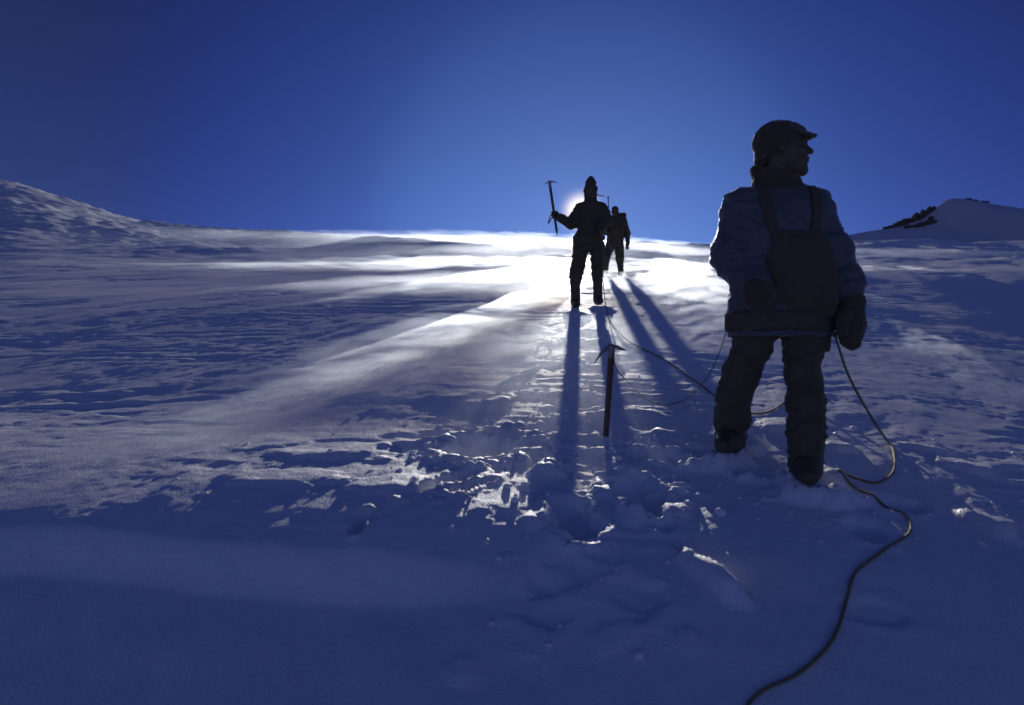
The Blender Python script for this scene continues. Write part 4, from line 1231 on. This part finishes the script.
def rock_mat():
    m, nt, out = new_mat('dark_rock')
    b = N(nt, 'ShaderNodeBsdfPrincipled'); b.inputs['Roughness'].default_value = .85
    g = N(nt, 'ShaderNodeNewGeometry'); t = N(nt, 'ShaderNodeTexNoise'); t.inputs['Scale'].default_value = 1.6; t.inputs['Detail'].default_value = 8
    nt.links.new(g.outputs['Position'], t.inputs['Vector'])
    mx = N(nt, 'ShaderNodeMix', data_type='RGBA'); mx.inputs['A'].default_value = (.05, .042, .036, 1); mx.inputs['B'].default_value = (.14, .12, .10, 1)
    nt.links.new(t.outputs['Fac'], mx.inputs['Factor']); nt.links.new(mx.outputs['Result'], b.inputs['Base Color'])
    bp = N(nt, 'ShaderNodeBump'); bp.inputs['Distance'].default_value = .3; nt.links.new(t.outputs['Fac'], bp.inputs['Height']); nt.links.new(bp.outputs[0], b.inputs['Normal'])
    nt.links.new(b.outputs[0], out.inputs['Surface'])
    return m
M_ROCK = rock_mat()
import bmesh
def rock(px, dy, w, h, seed, label, group):
    bm = bmesh.new(); bmesh.ops.create_icosphere(bm, subdivisions=4, radius=1)
    co_ = np.array([v.co for v in bm.verts])
    n = perlin3(co_[:, 0] * 1.3 + seed, co_[:, 1] * 1.3, co_[:, 2] * 1.3, seed) * .45 + perlin3(co_[:, 0] * 3.1 + seed, co_[:, 1] * 3.1, co_[:, 2] * 3.1, seed + 3) * .24 + perlin3(co_[:, 0] * 8 + seed, co_[:, 1] * 8, co_[:, 2] * 8, seed + 3) * .10
    co_ = co_ * (1 + n)[:, None]
    co_ = np.sign(co_) * np.abs(co_) ** .85 * np.array([w, w * .8, h])
    for v, c in zip(bm.verts, co_): v.co = c
    me = bpy.data.meshes.new('rock'); bm.to_mesh(me); bm.free(); me.materials.append(M_ROCK)
    o = link(bpy.data.objects.new('rock', me))
    x = (px - CX) / F * HY; y = HY + dy
    o.location = (x, y, float(hill_z(np.array([x]), np.array([y]))[0]) + h * .15)
    o.rotation_euler = (0, 0, seed * 1.7)
    return tag(o, label, 'rock', group)
rr = random.Random(5)
GR = 'dark rocks on the left ridge of the peak'
for i, (px, w, h, dy) in enumerate([(886, .8, .35, 0), (889, .9, .5, 1), (892, 1.2, .4, 0), (895, .8, .6, 1), (898, 1.3, .7, 0), (901, 1.0, 1.0, 1), (904, 1.4, .8, 0), (907, 1.1, 1.2, 1), (910, 1.5, 1.1, 1), (913, 1.2, 1.5, 2), (916, 1.5, 1.2, 1), (919, 1.0, 1.6, 1), (922, 1.4, 1.1, 1), (925, 1.0, 1.4, 0), (928, 1.1, 1.0, 1), (930.5, .8, 1.0, 0), (933, .7, .6, 0), (899, 1.1, .4, -4), (906, 1.3, .5, -5), (912, 1.0, .5, -4), (918, 1.2, .6, -5), (924, .8, .5, -3)]):
    rock(px, dy, w, h, 11 + i, 'dark rock breaking through the snow on the left ridge of the peak', GR)
for i, (px, w, h) in enumerate([(969, .8, .45), (973, .9, .5), (977, .8, .5), (983, .6, .4), (987, .7, .7)]):
    rock(px, .5, w, h, 31 + i, 'small dark rock just right of the summit of the peak', 'small rocks right of the summit')
# ------------------------------------------------------------------ camera
cam = bpy.data.cameras.new('camera')
cam.sensor_width = 36.0; cam.sensor_fit = 'HORIZONTAL'
cam.lens = 36.0 * F / 1024.0
cam.clip_start = 0.05; cam.clip_end = 5000
co = bpy.data.objects.new('camera', cam); link(co)
co.location = (0, 0, 0); co.rotation_euler = (math.radians(90), 0, 0)
scene.camera = co
cam.dof.use_dof = True; cam.dof.focus_distance = 6.0; cam.dof.aperture_fstop = 2.0
scene.view_settings.view_transform = 'Standard'
scene.view_settings.look = 'None'
scene.view_settings.exposure = 0
scene.view_settings.gamma = 1
scene.cycles.use_denoising = True
scene.cycles.denoiser = 'OPENIMAGEDENOISE'
scene.cycles.max_bounces = 6
scene.cycles.volume_bounces = 1
scene.cycles.transparent_max_bounces = 16
